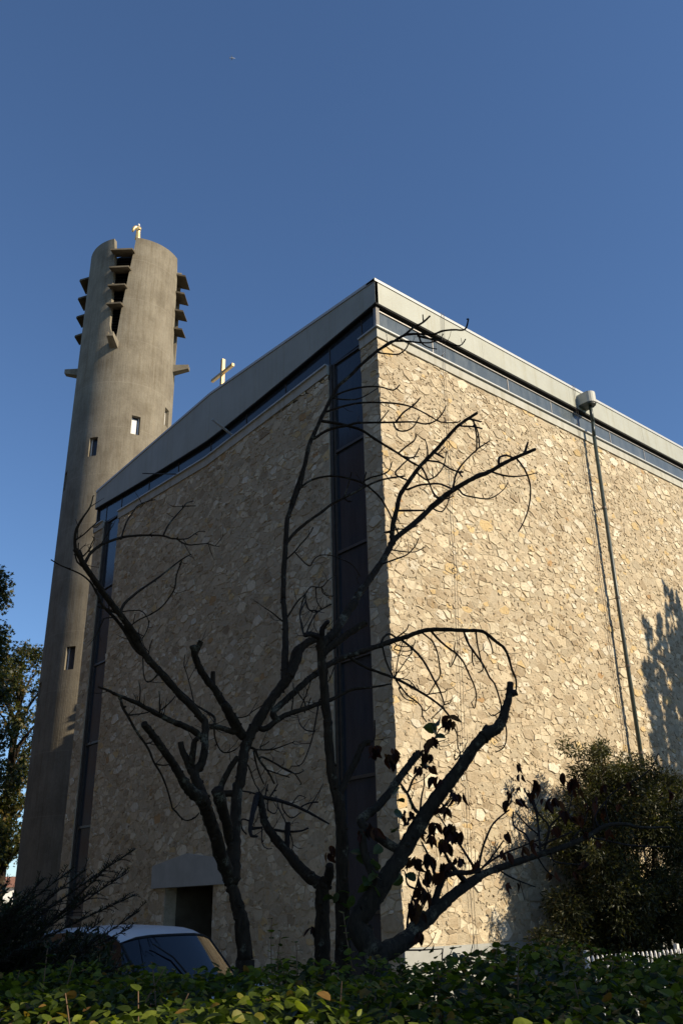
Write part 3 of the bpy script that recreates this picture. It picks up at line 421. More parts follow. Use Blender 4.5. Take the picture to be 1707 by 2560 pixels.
  'b -7.476,-6.04,2.329,0.0086 -7.388,-6.151,2.307,0.0068 -7.301,-6.264,2.308,0.005 -7.256,-6.327,2.331,0.004',
  'b -7.78,-5.954,2.421,0.0046 -7.778,-5.955,2.335,0.0042 -7.74,-5.981,2.281,0.004',
  'b -7.673,-6.14,2.325,0.0045 -7.72,-6.209,2.193,0.0033 -7.709,-6.271,2.138,0.0026 -7.688,-6.326,2.135,0.0022',
  'b -6.948,-5.827,2.594,0.0049 -6.88,-5.879,2.628,0.0046 -6.813,-5.933,2.632,0.0043',
  'b -6.863,-5.817,2.564,0.0043 -6.753,-5.819,2.7,0.0034 -6.654,-5.818,2.838,0.0025',
  'b -7.424,-5.83,2.661,0.0054 -7.411,-5.84,2.729,0.0044 -7.402,-5.846,2.787,0.0036',
  'b -7.373,-5.829,2.652,0.0054 -7.335,-5.857,2.721,0.0045 -7.301,-5.881,2.789,0.0036',
  'b -7.082,-5.821,2.599,0.0036 -7.024,-5.865,2.691,0.0029 -6.966,-5.91,2.673,0.0024',
  'b -7.486,-5.824,2.669,0.0048 -7.494,-5.818,2.726,0.0039 -7.526,-5.795,2.784,0.003',
  'b -7.364,-6.177,2.29,0.004 -7.346,-6.191,2.204,0.0034 -7.35,-6.187,2.129,0.0028',
  'b -7.203,-5.821,2.628,0.0042 -7.157,-5.78,2.553,0.0039 -7.037,-5.762,2.479,0.0035 -6.91,-5.757,2.543,0.0031',
  'b -7.382,-5.823,2.641,0.0042 -7.417,-5.873,2.533,0.0037 -7.386,-5.951,2.493,0.0033 -7.385,-6.008,2.555,0.0029',
  'b -7.505,-5.81,2.681,0.0053 -7.564,-5.769,2.704,0.0048 -7.633,-5.723,2.717,0.0042',
  'b -7.373,-6.17,2.312,0.004 -7.385,-6.108,2.425,0.0037 -7.406,-6.037,2.541,0.0033 -7.402,-5.99,2.657,0.0029',
 ],
 'C':[
  'm -7.885,-7.558,1.313,0.0691 -7.882,-7.56,1.701,0.0628 -7.877,-7.565,2.054,0.057 -7.883,-7.559,2.328,0.0526 -7.904,-7.542,2.478,0.0501 -7.932,-7.519,2.632,0.0475 -7.949,-7.505,2.856,0.0438 -7.958,-7.498,3.105,0.0398',
  'm -7.951,-7.503,3.077,0.0407 -7.97,-7.488,3.23,0.0413 -7.98,-7.48,3.438,0.042 -7.995,-7.467,3.65,0.0428 -7.997,-7.466,3.812,0.0434 -7.984,-7.476,3.834,0.0435',
  'm -8.001,-7.462,3.758,0.0443 -7.894,-7.433,3.848,0.0442 -7.785,-7.405,3.941,0.044 -7.61,-7.339,4.137,0.0437 -7.407,-7.284,4.345,0.0432',
  'm -7.732,-7.378,4.002,0.0417 -7.497,-7.282,4.257,0.0407 -7.244,-7.195,4.527,0.0395 -7.013,-7.128,4.774,0.0382 -6.769,-7.06,5.05,0.0367 -6.598,-7.002,5.275,0.0356',
  'm -6.626,-7.012,5.251,0.0322 -6.453,-6.99,5.415,0.0314 -6.163,-6.976,5.655,0.0301 -5.856,-6.964,5.939,0.0285 -5.584,-6.971,6.17,0.0271',
  'm -5.906,-6.967,5.904,0.0277 -5.733,-7.007,6.069,0.0261 -5.565,-7.055,6.209,0.0246 -5.401,-7.109,6.333,0.023 -5.241,-7.168,6.439,0.0215 -5.083,-7.231,6.527,0.02 -4.919,-7.296,6.651,0.0183 -4.759,-7.366,6.757,0.0167 -4.601,-7.439,6.854,0.015 -4.46,-7.507,6.935,0.0136',
  'm -6.589,-7.016,5.261,0.0232 -6.587,-6.991,5.34,0.0229 -6.544,-6.975,5.513,0.0221 -6.478,-6.975,5.705,0.0212 -6.416,-6.971,5.9,0.0202 -6.331,-7,6.049,0.0194 -6.226,-7.042,6.217,0.0184 -6.124,-7.087,6.37,0.0174 -5.998,-7.152,6.525,0.0163 -5.856,-7.226,6.716,0.015 -5.713,-7.304,6.909,0.0136 -5.607,-7.371,7.015,0.0126 -5.483,-7.454,7.124,0.0115',
  'b -4.6,-7.439,6.863,0.0127 -4.566,-7.486,7.016,0.0075',
  'b -4.948,-7.284,6.664,0.0111 -4.859,-7.234,6.797,0.0099 -4.715,-7.228,6.88,0.0085 -4.562,-7.22,6.899,0.0069',
  'b -4.71,-7.384,6.774,0.0074 -4.592,-7.403,6.645,0.0069 -4.506,-7.39,6.509,0.0065 -4.446,-7.34,6.364,0.006 -4.401,-7.243,6.199,0.0054 -4.38,-7.132,6.064,0.0049 -4.375,-7.029,5.969,0.0045',
  'b -5.054,-7.245,6.531,0.008 -4.93,-7.323,6.489,0.0069 -4.819,-7.398,6.477,0.0058 -4.683,-7.494,6.497,0.0046 -4.583,-7.567,6.535,0.0037',
  'b -5.112,-7.217,6.516,0.0073 -5.186,-7.127,6.505,0.0069 -5.255,-7.044,6.435,0.0066',
  'b -5.575,-7.045,6.21,0.0085 -5.519,-7.05,6.4,0.0077 -5.452,-7.08,6.538,0.0071 -5.352,-7.14,6.676,0.0063 -5.243,-7.212,6.805,0.0054 -5.178,-7.258,6.866,0.0049 -5.108,-7.31,6.925,0.0044',
  'b -5.258,-7.204,6.796,0.0059 -5.248,-7.216,6.978,0.0059 -5.259,-7.203,7.218,0.0059',
  'b -5.222,-7.226,6.84,0.0059 -5.225,-7.223,7.05,0.0055 -5.258,-7.184,7.236,0.0052',
  'b -5.563,-7.401,7.033,0.0079 -5.481,-7.502,6.975,0.0064',
  'b -5.666,-7.339,6.926,0.0064 -5.577,-7.446,6.901,0.006 -5.507,-7.531,6.859,0.0057',
  'b -5.988,-7.162,6.531,0.0091 -5.917,-7.24,6.451,0.0069',
  'b -5.956,-7.197,6.511,0.0049 -5.897,-7.264,6.597,0.0035',
  'b -6.061,-7.119,6.439,0.0062 -6.059,-7.121,6.597,0.0047 -6.074,-7.105,6.71,0.0035',
  'b -6.053,-7.128,6.415,0.0069 -5.931,-7.192,6.403,0.0065 -5.828,-7.24,6.338,0.0061 -5.702,-7.306,6.289,0.0056',
  'b -5.485,-7.065,6.469,0.0065 -5.439,-7.119,6.462,0.005',
  'b -5.722,-7.296,6.286,0.0063 -5.702,-7.319,6.229,0.0049',
  'b -6.192,-7.067,6.225,0.0069 -6.068,-7.075,6.183,0.0062 -5.932,-7.101,6.253,0.0055 -5.777,-7.105,6.441,0.0046 -5.658,-7.059,6.692,0.0036',
  'b -5.961,-7.09,6.241,0.0042 -5.962,-7.088,6.358,0.0035',
  'b -6.323,-7.018,5.999,0.0081 -6.244,-7.123,6.035,0.0076 -6.172,-7.222,6.033,0.0071 -6.101,-7.321,6.016,0.0066 -6.029,-7.429,5.936,0.006',
  'b -6.136,-7.094,6.301,0.0062 -6.026,-7.087,6.137,0.0053 -5.949,-7.076,6.011,0.0046 -5.892,-7.094,5.975,0.0043 -5.796,-7.137,5.986,0.0038 -5.724,-7.168,6.034,0.0035',
  'b -6.464,-6.989,5.701,0.008 -6.32,-7.042,5.724,0.007 -6.17,-7.102,5.744,0.006',
  'b -5.897,-6.976,5.895,0.0055 -5.785,-7.019,5.865,0.0048 -5.698,-7.042,5.973,0.0041 -5.64,-7.037,6.1,0.0035',
  'b -5.506,-7.078,6.218,0.0071 -5.445,-7.092,6.159,0.0066 -5.335,-7.143,6.14,0.0059 -5.171,-7.224,6.133,0.0049 -5.057,-7.282,6.192,0.0042 -4.946,-7.332,6.302,0.0034 -4.886,-7.347,6.403,0.0029',
  'b -6.627,-6.933,5.413,0.0052 -6.548,-7.068,5.423,0.0044 -6.487,-7.173,5.41,0.0038 -6.439,-7.263,5.434,0.0032',
  'b -6.658,-7.055,5.156,0.0051 -6.482,-7.057,5.177,0.0043 -6.305,-7.063,5.215,0.0034 -6.151,-7.065,5.311,0.0026',
  'b -6.884,-7.1,4.919,0.0062 -6.783,-7.23,4.962,0.0052 -6.707,-7.333,5.001,0.0044 -6.655,-7.411,5.089,0.0036 -6.637,-7.447,5.169,0.0031',
  'b -6.407,-6.914,6.212,0.0062 -6.355,-6.946,6.308,0.0054 -6.294,-6.988,6.387,0.0047 -6.247,-7.022,6.435,0.0042 -6.17,-7.082,6.45,0.0035',
  'm -7.985,-7.475,3.682,0.0389 -7.943,-7.473,3.732,0.038 -7.775,-7.492,3.866,0.0348 -7.647,-7.512,3.962,0.0324 -7.513,-7.537,4.053,0.0298',
  'b -7.992,-7.469,3.823,0.0222 -8.029,-7.534,3.91,0.0168 -8.024,-7.612,3.958,0.0126',
  'b -8.008,-7.472,3.842,0.0233 -8.124,-7.484,3.851,0.0185 -8.196,-7.49,3.827,0.0156',
  'b -8.182,-7.49,3.84,0.0047 -8.138,-7.502,3.953,0.0041 -8.077,-7.528,4.057,0.0034 -7.973,-7.587,4.128,0.0027',
  'b -8.094,-7.515,4.068,0.0037 -8.143,-7.476,4.08,0.0035 -8.168,-7.456,4.17,0.0032',
  'b -8.204,-7.483,3.827,0.0042 -8.179,-7.409,3.958,0.004 -8.144,-7.355,4.078,0.0039 -8.066,-7.325,4.203,0.0038',
  'b -8.009,-7.456,3.283,0.0046 -8.008,-7.411,3.157,0.0041 -8.005,-7.364,3.023,0.0036 -8.011,-7.313,2.899,0.003 -8.03,-7.254,2.786,0.0025 -8.053,-7.217,2.749,0.0023 -8.098,-7.158,2.748,0.002',
  'b -8.001,-7.368,3.023,0.0036 -8.014,-7.268,3.047,0.0033 -8.012,-7.181,3.112,0.003 -7.985,-7.111,3.199,0.0026',
  'm -7.889,-7.555,2.478,0.0286 -7.778,-7.538,2.64,0.0262 -7.691,-7.533,2.755,0.0244 -7.578,-7.52,2.927,0.0219 -7.51,-7.54,2.951,0.0209',
  'b -7.51,-7.54,2.951,0.0047 -7.478,-7.568,2.991,0.0044 -7.474,-7.572,3.146,0.0037',
 ],
 'D':[
  'm -7.965,-8.018,1.292,0.1002 -8.059,-7.935,1.491,0.0899 -8.003,-7.984,1.611,0.0837 -7.926,-8.053,1.747,0.0762',
  'm -8.024,-7.966,1.579,0.0821 -7.968,-7.987,1.643,0.0805 -7.853,-8.028,1.79,0.0771 -7.745,-8.069,1.933,0.0738 -7.633,-8.111,2.097,0.0701 -7.523,-8.158,2.248,0.0666 -7.421,-8.203,2.394,0.0632 -7.324,-8.254,2.514,0.0601 -7.217,-8.312,2.646,0.0566 -7.116,-8.367,2.791,0.0531 -7.019,-8.426,2.909,0.0499',
  'm -7.019,-8.426,2.909,0.0623 -6.955,-8.45,2.955,0.0576 -6.879,-8.481,2.998,0.0523 -6.82,-8.492,3.072,0.047 -6.756,-8.492,3.181,0.04 -6.694,-8.491,3.293,0.0329 -6.639,-8.477,3.418,0.0252',
  'b -6.682,-8.492,3.309,0.027 -6.643,-8.542,3.326,0.0239',
  'b -6.943,-8.453,2.956,0.0426 -6.979,-8.411,3.003,0.0302',
  'b -6.816,-8.517,3.029,0.004 -6.81,-8.511,2.921,0.0034 -6.825,-8.48,2.835,0.0029 -6.867,-8.42,2.8,0.0025',
  'm -7.92,-7.877,2.21,0.0404 -7.855,-7.85,2.295,0.0394 -7.766,-7.854,2.345,0.0384 -7.626,-7.85,2.454,0.0367 -7.504,-7.841,2.567,0.0351 -7.38,-7.835,2.682,0.0334 -7.287,-7.834,2.769,0.0321 -7.207,-7.834,2.844,0.031',
  'm -7.926,-8.053,1.747,0.0403 -8.001,-7.986,1.984,0.0357 -8.017,-7.972,2.173,0.0322',
  'b -7.53,-8.142,2.294,0.0104 -7.574,-8.122,2.33,0.0093 -7.626,-8.115,2.428,0.007 -7.675,-8.102,2.499,0.0053 -7.721,-8.086,2.553,0.0038',
  'b -7.535,-8.141,2.303,0.0057 -7.508,-8.144,2.431,0.0043 -7.484,-8.154,2.515,0.0034 -7.471,-8.15,2.61,0.0024',
  'b -7.633,-8.125,2.472,0.0057 -7.606,-8.159,2.562,0.0052 -7.552,-8.221,2.651,0.0046 -7.525,-8.259,2.78,0.0038 -7.492,-8.299,2.843,0.0034 -7.458,-8.343,2.945,0.0028 -7.419,-8.389,2.981,0.0024',
  'b -7.518,-8.267,2.789,0.0034 -7.469,-8.318,2.843,0.0025 -7.429,-8.36,2.855,0.0019',
  'b -7.36,-8.259,2.355,0.0043 -7.324,-8.297,2.408,0.0031 -7.297,-8.326,2.434,0.0024',
  'b -7.395,-8.222,2.293,0.0043 -7.359,-8.26,2.364,0.0034 -7.317,-8.305,2.435,0.0024',
  'm -7.939,-8.041,1.291,0.0784 -7.604,-8.001,1.381,0.0697 -7.48,-7.97,1.452,0.066 -7.305,-7.946,1.532,0.0608 -7.144,-7.928,1.608,0.0558 -6.982,-7.913,1.686,0.0505 -6.764,-7.909,1.777,0.0435 -6.608,-7.91,1.842,0.0382',
  'm -6.815,-7.894,1.774,0.0313 -6.595,-7.915,1.853,0.0293 -6.364,-7.95,1.916,0.027 -6.152,-7.989,1.967,0.0249 -5.939,-8.035,2.02,0.0227 -5.762,-8.077,2.061,0.0208 -5.565,-8.128,2.115,0.0186 -5.364,-8.183,2.185,0.0163 -5.136,-8.247,2.285,0.0135 -4.932,-8.318,2.301,0.011 -4.764,-8.374,2.274,0.0089 -4.43,-8.504,2.277,0.0045',
  'b -6.783,-7.892,1.786,0.0196 -6.886,-7.932,1.839,0.0163 -7.03,-7.985,1.907,0.0119 -7.24,-8.093,2.028,0.005',
  'b -7.215,-7.917,1.609,0.0287 -7.175,-7.957,1.748,0.0216 -7.145,-7.989,1.828,0.0174',
  'b -7.144,-7.989,1.837,0.0155 -7.048,-8.047,1.862,0.0145 -6.963,-8.1,1.86,0.0136 -6.877,-8.154,1.877,0.0127',
  'b -7.191,-7.941,1.838,0.0097 -7.172,-7.866,1.978,0.0066 -7.17,-7.777,2.113,0.0035',
  'b -6.778,-7.897,1.796,0.007 -6.8,-7.78,1.931,0.0054 -6.823,-7.66,2.081,0.0036',
  'b -6.918,-8.128,1.896,0.0059 -6.96,-8.026,2.075,0.0048 -7.013,-7.916,2.241,0.0037 -7.036,-7.863,2.34,0.0031',
  'b -7.552,-7.951,1.454,0.0064 -7.48,-7.915,1.604,0.0054 -7.372,-7.899,1.777,0.0042 -7.277,-7.873,1.958,0.0029',
  'b -7.539,-7.964,1.437,0.0041 -7.467,-8.034,1.585,0.0032 -7.409,-8.092,1.728,0.0023',
  'b -7.436,-7.856,1.778,0.0048 -7.447,-7.846,1.867,0.0029 -7.46,-7.833,1.885,0.0024',
  'b -6.889,-8.148,1.895,0.0064 -6.849,-8.16,2.021,0.0058 -6.803,-8.183,2.129,0.0053 -6.736,-8.225,2.251,0.0047 -6.626,-8.314,2.354,0.0039',
  'b -6.869,-8.163,1.889,0.0051 -6.76,-8.196,1.984,0.0043 -6.641,-8.228,2.107,0.0033',
  'b -6.852,-8.167,1.901,0.0051 -6.786,-8.286,1.979,0.0045 -6.697,-8.448,2.043,0.0038 -6.617,-8.6,2.095,0.0032',
  'b -6.924,-8.122,1.908,0.0057 -6.989,-8.051,2.072,0.0045',
  'b -6.648,-8.535,2.027,0.0057 -6.572,-8.425,2.144,0.0052 -6.532,-8.27,2.231,0.0046 -6.439,-8.2,2.354,0.004',
  'b -5.911,-8.039,2.086,0.007 -5.843,-7.991,2.251,0.0063 -5.783,-7.932,2.422,0.0055 -5.751,-7.795,2.634,0.0045',
  'b -5.869,-8.004,2.195,0.005 -5.881,-7.884,2.298,0.0043 -5.886,-7.774,2.417,0.0037',
  'b -5.857,-8.048,2.074,0.0063 -5.791,-8.076,2.26,0.0055 -5.82,-7.993,2.387,0.0049 -5.823,-7.956,2.501,0.0044',
  'b -5.835,-8.057,2.133,0.0056 -5.742,-8.058,2.276,0.0049 -5.64,-8.099,2.359,0.0043',
  'b -5.919,-8.029,2.086,0.0063 -5.811,-8.091,2.138,0.0058 -5.624,-8.204,2.216,0.005',
  'b -5.941,-8.032,1.994,0.0049 -5.845,-8.029,1.892,0.0041 -5.765,-8.047,1.84,0.0035',
  'b -6.366,-7.947,1.878,0.0047 -6.251,-7.999,1.814,0.0042 -6.088,-8.081,1.749,0.0034',
  'b -5.1,-8.261,2.51,0.0045 -4.919,-8.335,2.643,0.0041 -4.74,-8.425,2.732,0.0037 -4.583,-8.501,2.838,0.0034 -4.473,-8.529,2.979,0.0031',
  'b -5.312,-8.213,2.171,0.0058 -5.184,-8.29,2.142,0.0054 -4.995,-8.408,2.099,0.0047 -4.685,-8.621,2.08,0.0036',
  'b -5.784,-8.08,1.968,0.0049 -5.643,-8.159,1.94,0.0042 -5.504,-8.242,1.932,0.0035',
  'b -5.204,-8.237,2.255,0.0051 -5.137,-8.14,2.377,0.0046 -4.945,-8.156,2.528,0.0038',
  'b -5.658,-8.106,2.317,0.0043 -5.558,-8.152,2.413,0.0038 -5.467,-8.148,2.6,0.0029',
  'b -5.563,-8.131,2.142,0.0043 -5.428,-8.192,2.278,0.004 -5.332,-8.203,2.447,0.0037 -5.311,-8.107,2.614,0.0034 -5.332,-7.95,2.738,0.003',
  'b -7.718,-8.011,1.321,0.0054 -7.652,-8.074,1.359,0.0038 -7.6,-8.124,1.366,0.0027',
  'b -7.699,-8.03,1.313,0.004 -7.59,-8.135,1.31,0.0031 -7.477,-8.248,1.315,0.0022',
  'b -7.481,-8.245,1.244,0.0031 -7.442,-8.284,1.274,0.0025 -7.388,-8.342,1.281,0.0018',
  'b -7.408,-8.321,1.234,0.0031 -7.37,-8.361,1.265,0.0024 -7.328,-8.406,1.272,0.0018',
 ],
}
LEAVES="""d D -5.79 -7.795 2.818
d D -5.782 -7.804 2.724
dL D -5.73 -7.9 2.631
d D -5.774 -7.903 2.536
d D -5.818 -7.76 2.598
d D -6.639 -8.346 2.458
d D -6.633 -8.354 2.382
d D -5.835 -7.826 2.492
d D -5.356 -7.968 2.734
dL D -5.328 -8.093 2.672
dL D -5.335 -8.146 2.579
dL D -5.773 -8.098 2.449
dL D -5.673 -8.105 2.467
dL D -5.633 -8.146 2.355
d D -5.642 -8.23 2.294
d D -5.452 -8.19 2.318
d D -5.094 -8.257 2.618
dL D -5.091 -8.127 2.495
d D -5.35 -8.23 2.43
d D -5.033 -8.213 2.404
d D -4.846 -8.408 2.639
d D -4.953 -8.34 2.439
d D -4.584 -8.62 2.561
d D -6.643 -8.272 2.11
d D -6.789 -8.338 1.976
d D -6.719 -8.468 1.994
d D -6.274 -7.999 1.734
d D -5.79 -8.063 1.82
d D -5.636 -8.184 1.81
d D -5.53 -8.257 1.911
d D -7.317 -8.349 2.395
d D -7.386 -8.276 2.292
dL D -7.016 -7.974 2.186
dL D -6.989 -8.021 2.123
dL D -7.252 -8.123 2.038
d D -7.138 -8.024 1.881
d D -6.789 -7.851 1.94
d D -6.947 -8.141 1.895
dL D -7.17 -8.006 1.823
d D -5.205 -8.313 2.195
d D -5.775 -8.143 2.202
d D -5.301 -8.245 2.101
d D -5.415 -8.2 2.169
d D -6.671 -8.554 2.026
g D -7.229 -8.562 1.309
r C -7.575 -7.62 2.793
rL C -7.502 -7.587 2.854
r C -7.471 -7.616 2.873
rL D -7.5 -7.763 2.781
r D -7.515 -7.789 2.707
r D -7.463 -7.782 2.781
r D -7.468 -7.762 2.823
r B -7.375 -6.76 2.041
rL B -7.363 -6.77 2.071
r D -7.989 -8.037 2.152
r D -8.031 -7.999 2.11
r D -7.963 -8.06 2.125
r B -7.403 -6.571 1.421
g D -7.686 -8.127 2.487
g D -7.644 -8.164 2.568
g D -7.577 -8.245 2.73
g D -7.506 -8.331 2.894
g D -7.489 -8.353 2.945
g D -7.524 -8.316 2.981
g D -7.484 -8.36 3.002
g D -7.476 -7.859 1.822
g D -7.389 -7.904 1.803
g D -7.554 -8.213 1.318
g D -7.499 -8.269 1.316
g D -7.452 -8.318 1.283
g D -7.38 -8.394 1.266
g D -7.411 -8.361 1.251
g D -7.712 -8.079 2.399
g D -7.611 -8.15 2.38
g D -7.63 -7.932 2.326
g D -7.818 -8.02 2.063
d D -7.521 -8.301 2.699
d D -7.594 -8.219 2.611
d D -7.473 -8.191 2.605
d D -7.402 -8.224 2.531
d D -7.513 -8.32 2.834
d D -7.529 -8.298 2.793
d D -7.427 -8.424 2.984
d D -7.68 -8.087 2.212
d D -7.613 -8.117 2.266
d D -7.318 -8.348 2.395
d D -7.384 -8.277 2.289
dL D -7.096 -7.868 2.213
d D -7.157 -7.848 2.109
dL D -7.257 -8.118 2.053
dL D -7.351 -7.862 1.93
dL D -7.223 -7.873 1.949
dL D -7.019 -7.971 2.189
dL D -6.99 -8.02 2.13
d D -6.788 -7.852 1.937
d D -7.143 -8.02 1.889
d D -7.313 -7.959 1.828
d D -7.173 -8.002 1.818
d D -7.445 -8.098 1.685
dL D -7.468 -7.969 1.603
d D -7.486 -8.057 1.636
d D -7.614 -8.153 1.383
d D -7.395 -8.24 2.493
d D -7.189 -7.801 2.167
d D -7.517 -8.027 1.536
d D -7.471 -8.073 1.703
d D -7.373 -7.94 1.758
y D -8.041 -7.991 1.991
y D -7.971 -8.053 1.813
y D -7.986 -8.039 1.748
y C -7.919 -7.568 1.718
y C -7.928 -7.561 1.616
y D -8.112 -7.929 1.501
y D -8.059 -7.975 1.507
y D -8.025 -8.005 1.79
y C -7.899 -7.585 1.624
y C -7.955 -7.538 1.719
y D -7.765 -8.037 2.159
y D -7.995 -8.032 1.939
y D -8.087 -7.946 1.645
y D -7.937 -8.034 1.674
d D -7.422 -8.43 2.997
d D -7.433 -8.418 2.969
d D -7.536 -8.286 2.704
d D -7.225 -7.871 2.803"""

# ------------------------------------------------------------------ camera, sun and sky
AZ_SUN, EL_SUN = 155.7, 32.0
sun_v = Vector((math.sin(R(AZ_SUN)) * math.cos(R(EL_SUN)), math.cos(R(AZ_SUN)) * math.cos(R(EL_SUN)), math.sin(R(EL_SUN))))
CAM = Vector((-12.839, -13.452, 1.6))
cd = bpy.data.cameras.new('camera'); cam = bpy.data.objects.new('camera', cd); col.objects.link(cam)
rt = Vector((0.76573, -0.64283, -0.02069)); up = Vector((-0.25085, -0.32813, 0.91072)); fw = Vector((0.59222, 0.69217, 0.41251))
Mc = Matrix((rt, up, -fw)).transposed().to_4x4(); Mc.translation = CAM
cam.matrix_world = Mc
cd.sensor_fit = 'VERTICAL'; cd.sensor_height = 24; cd.lens = 24 * 2195.93 / 2560
cd.clip_start = .1; cd.clip_end = 30000
scene.camera = cam

w = bpy.data.worlds.new('World'); scene.world = w; w.use_nodes = True
nt = w.node_tree; bg = nt.nodes['Background']
sky = nt.nodes.new('ShaderNodeTexSky'); sky.sky_type = 'NISHITA'; sky.sun_disc = False
sky.sun_elevation = R(EL_SUN); sky.sun_rotation = R(AZ_SUN)
sky.altitude = 60; sky.air_density = 1.0; sky.dust_density = .05; sky.ozone_density = 6.4
nt.links.new(sky.outputs[0], bg.inputs['Color']); bg.inputs['Strength'].default_value = .118
sl = bpy.data.lights.new('sun', 'SUN'); so = bpy.data.objects.new('sun', sl); col.objects.link(so)
sl.energy = 5.0; sl.angle = R(.53); sl.color = (1.0, .875, .665)
so.rotation_euler = (-sun_v).to_track_quat('-Z', 'Y').to_euler(); so.location = (20, -40, 40)
vs = scene.view_settings; scene.display_settings.display_device = 'sRGB'
vs.view_transform = 'Standard'; vs.look = 'None'; vs.exposure = .25; vs.gamma = 1; vs.use_curve_mapping = False

# ------------------------------------------------------------------ ground
g = MB(); S = 3000
g.add([(-S,-S,0),(S,-S,0),(S,S,0),(-S,S,0)], [(0,1,2,3)])
tag(g.build('ground', MAT['ground']), kind='structure')

# ------------------------------------------------------------------ random rubble masonry
def clip_poly(poly, nx, ny, d):
    """keep nx*x+ny*y <= d"""
    out = []; n = len(poly)
    for i in range(n):
        ax, ay = poly[i]; bx, by = poly[(i + 1) % n]
        da = nx * ax + ny * ay - d; db = nx * bx + ny * by - d
        if da <= 0: out.append((ax, ay))
        if (da < 0 < db) or (db < 0 < da):
            t = da / (da - db); out.append((ax + (bx - ax) * t, ay + (by - ay) * t))
    return out
TINTS = [((.80, .695, .51), 18), ((.73, .615, .435), 17), ((.64, .525, .365), 23), ((.57, .46, .315), 17), ((.56, .47, .335), 12),
         ((.46, .365, .245), 6), ((.82, .735, .58), 7), ((.72, .54, .29), 4), ((.54, .35, .18), .6)]
def masonry(mb, frame, u0, u1, v0, v1, rnd, density=20, hole=None, wide=1.6, tints=TINTS, coarse_below=None):
    su = wide ** .5
    U0, U1, V0, V1 = u0 / su, u1 / su, v0 * su, v1 * su
    cell = density ** -.5
    grid = {}; pts = []
    nx = int((U1 - U0) / cell) + 1; ny = int((V1 - V0) / cell) + 1
    for i in range(nx):
        for j in range(ny):
            low = coarse_below is not None and (V0 + j * cell) / su < coarse_below
            for _ in range(1):
                if rnd.random() < (.42 if low else .17): continue
                x = U0 + (i + rnd.random()) * cell; y = V0 + (j + rnd.random()) * cell
                big = rnd.random()
                wgt = (cell * (1.45 if big > .9 else (.85 if big > .62 else 0)) * rnd.uniform(.6, 1)) ** 2
                grid.setdefault((i, j), []).append(len(pts)); pts.append((x, y, wgt, i, j))
    names, wts = zip(*tints)
    for k, (x, y, wg, gi, gj) in enumerate(pts):
        if not (U0 < x < U1 and V0 < y < V1): continue
        poly = [(U0, V0), (U1, V0), (U1, V1), (U0, V1)]
        B = 3.2 * cell
        for n_ in ((1, 0, x + B), (-1, 0, -x + B), (0, 1, y + B), (0, -1, -y + B)): poly = clip_poly(poly, *n_)
        near = []
        for a in range(gi - 4, gi + 5):
            for c in range(gj - 4, gj + 5):
                for q in grid.get((a, c), ()):
                    if q != k:
                        dx = pts[q][0] - x; dy = pts[q][1] - y; near.append((dx * dx + dy * dy, q, dx, dy))
        near.sort()
        rmax = max((px - x) ** 2 + (py - y) ** 2 for px, py in poly)
        for d2, q, dx, dy in near:
            if d2 > 4.4 * rmax: break
            px, py, pw = pts[q][:3]
            dd = (px * px + py * py - x * x - y * y + wg - pw) / 2
            poly = clip_poly(poly, dx, dy, dd)
            if len(poly) < 3: break
            rmax = max((px - x) ** 2 + (py - y) ** 2 for px, py in poly)
        if len(poly) < 3: continue
        P = [(px * su, py / su) for px, py in poly]
        cx = sum(q[0] for q in P) / len(P); cy = sum(q[1] for q in P) / len(P)
        if hole:
            h0, h1, hv = hole
            if h0 < cx < h1 and cy < hv: continue
            if any(h0 < q[0] < h1 and q[1] < hv for q in P):
                cuts = [(cx - h1, (-1, 0, -h1)), (h0 - cx, (1, 0, h0)), (cy - hv, (0, -1, -hv))]
                P = clip_poly(P, *max(cuts)[1])
                if len(P) < 3: continue
                cx = sum(q[0] for q in P) / len(P); cy = sum(q[1] for q in P) / len(P)
        # drop slivers, round the outline a little
        area = abs(sum(P[i][0] * P[(i + 1) % len(P)][1] - P[(i + 1) % len(P)][0] * P[i][1] for i in range(len(P)))) / 2
        if area < .0012: continue
        # angular blocks: short edges are knocked off
        for _ in range(6):
            if len(P) <= 4: break
            e = [math.hypot(P[(i + 1) % len(P)][0] - P[i][0], P[(i + 1) % len(P)][1] - P[i][1]) for i in range(len(P))]
            i = min(range(len(P)), key=e.__getitem__)
            if e[i] > .40 * sum(e) / 4: break
            i2 = (i + 1) % len(P); P[i] = ((P[i][0] + P[i2][0]) / 2, (P[i][1] + P[i2][1]) / 2); del P[i2]
        cx = sum(q[0] for q in P) / len(P); cy = sum(q[1] for q in P) / len(P)
        Q = []
        for i in range(len(P)):
            a = P[i]; b_ = P[(i + 1) % len(P)]
            ln = math.hypot(b_[0] - a[0], b_[1] - a[1])
            if ln < .012: continue
            Q.append(a)
            for t in ((.33, .68) if ln > .24 else ((.5,) if ln > .13 else ())):
                j = ln * .07
                Q.append((a[0] + (b_[0] - a[0]) * t + rnd.uniform(-j, j), a[1] + (b_[1] - a[1]) * t + rnd.uniform(-j, j)))
        if len(Q) < 3: continue
        inr = area / (sum(math.hypot(Q[i][0] - Q[i - 1][0], Q[i][1] - Q[i - 1][1]) for i in range(len(Q))) / 2)
        if rnd.random() < .08: continue
        joint = rnd.choice((.004, .006, .009, .014, .022))
        if inr < joint * 1.8: continue
        s0 = 1 - joint / inr; s1 = s0 * (1 - min(.35, rnd.uniform(.005, .013) / inr))
        ti = rnd.choices(range(len(names)), wts)[0]
        tn = names[ti]
        small = area < .012
        h = rnd.choice((.003, .005, .007, .011, .019)) * rnd.uniform(.8, 1.2) * (.7 if small else 1)
        if ti in (0, 6): h += .005
        if small and ti in (0, 6) and rnd.random() < .5: tn = names[3]
        j = rnd.uniform(.88, 1.08); tn = tuple(t * j for t in tn) + (1,)
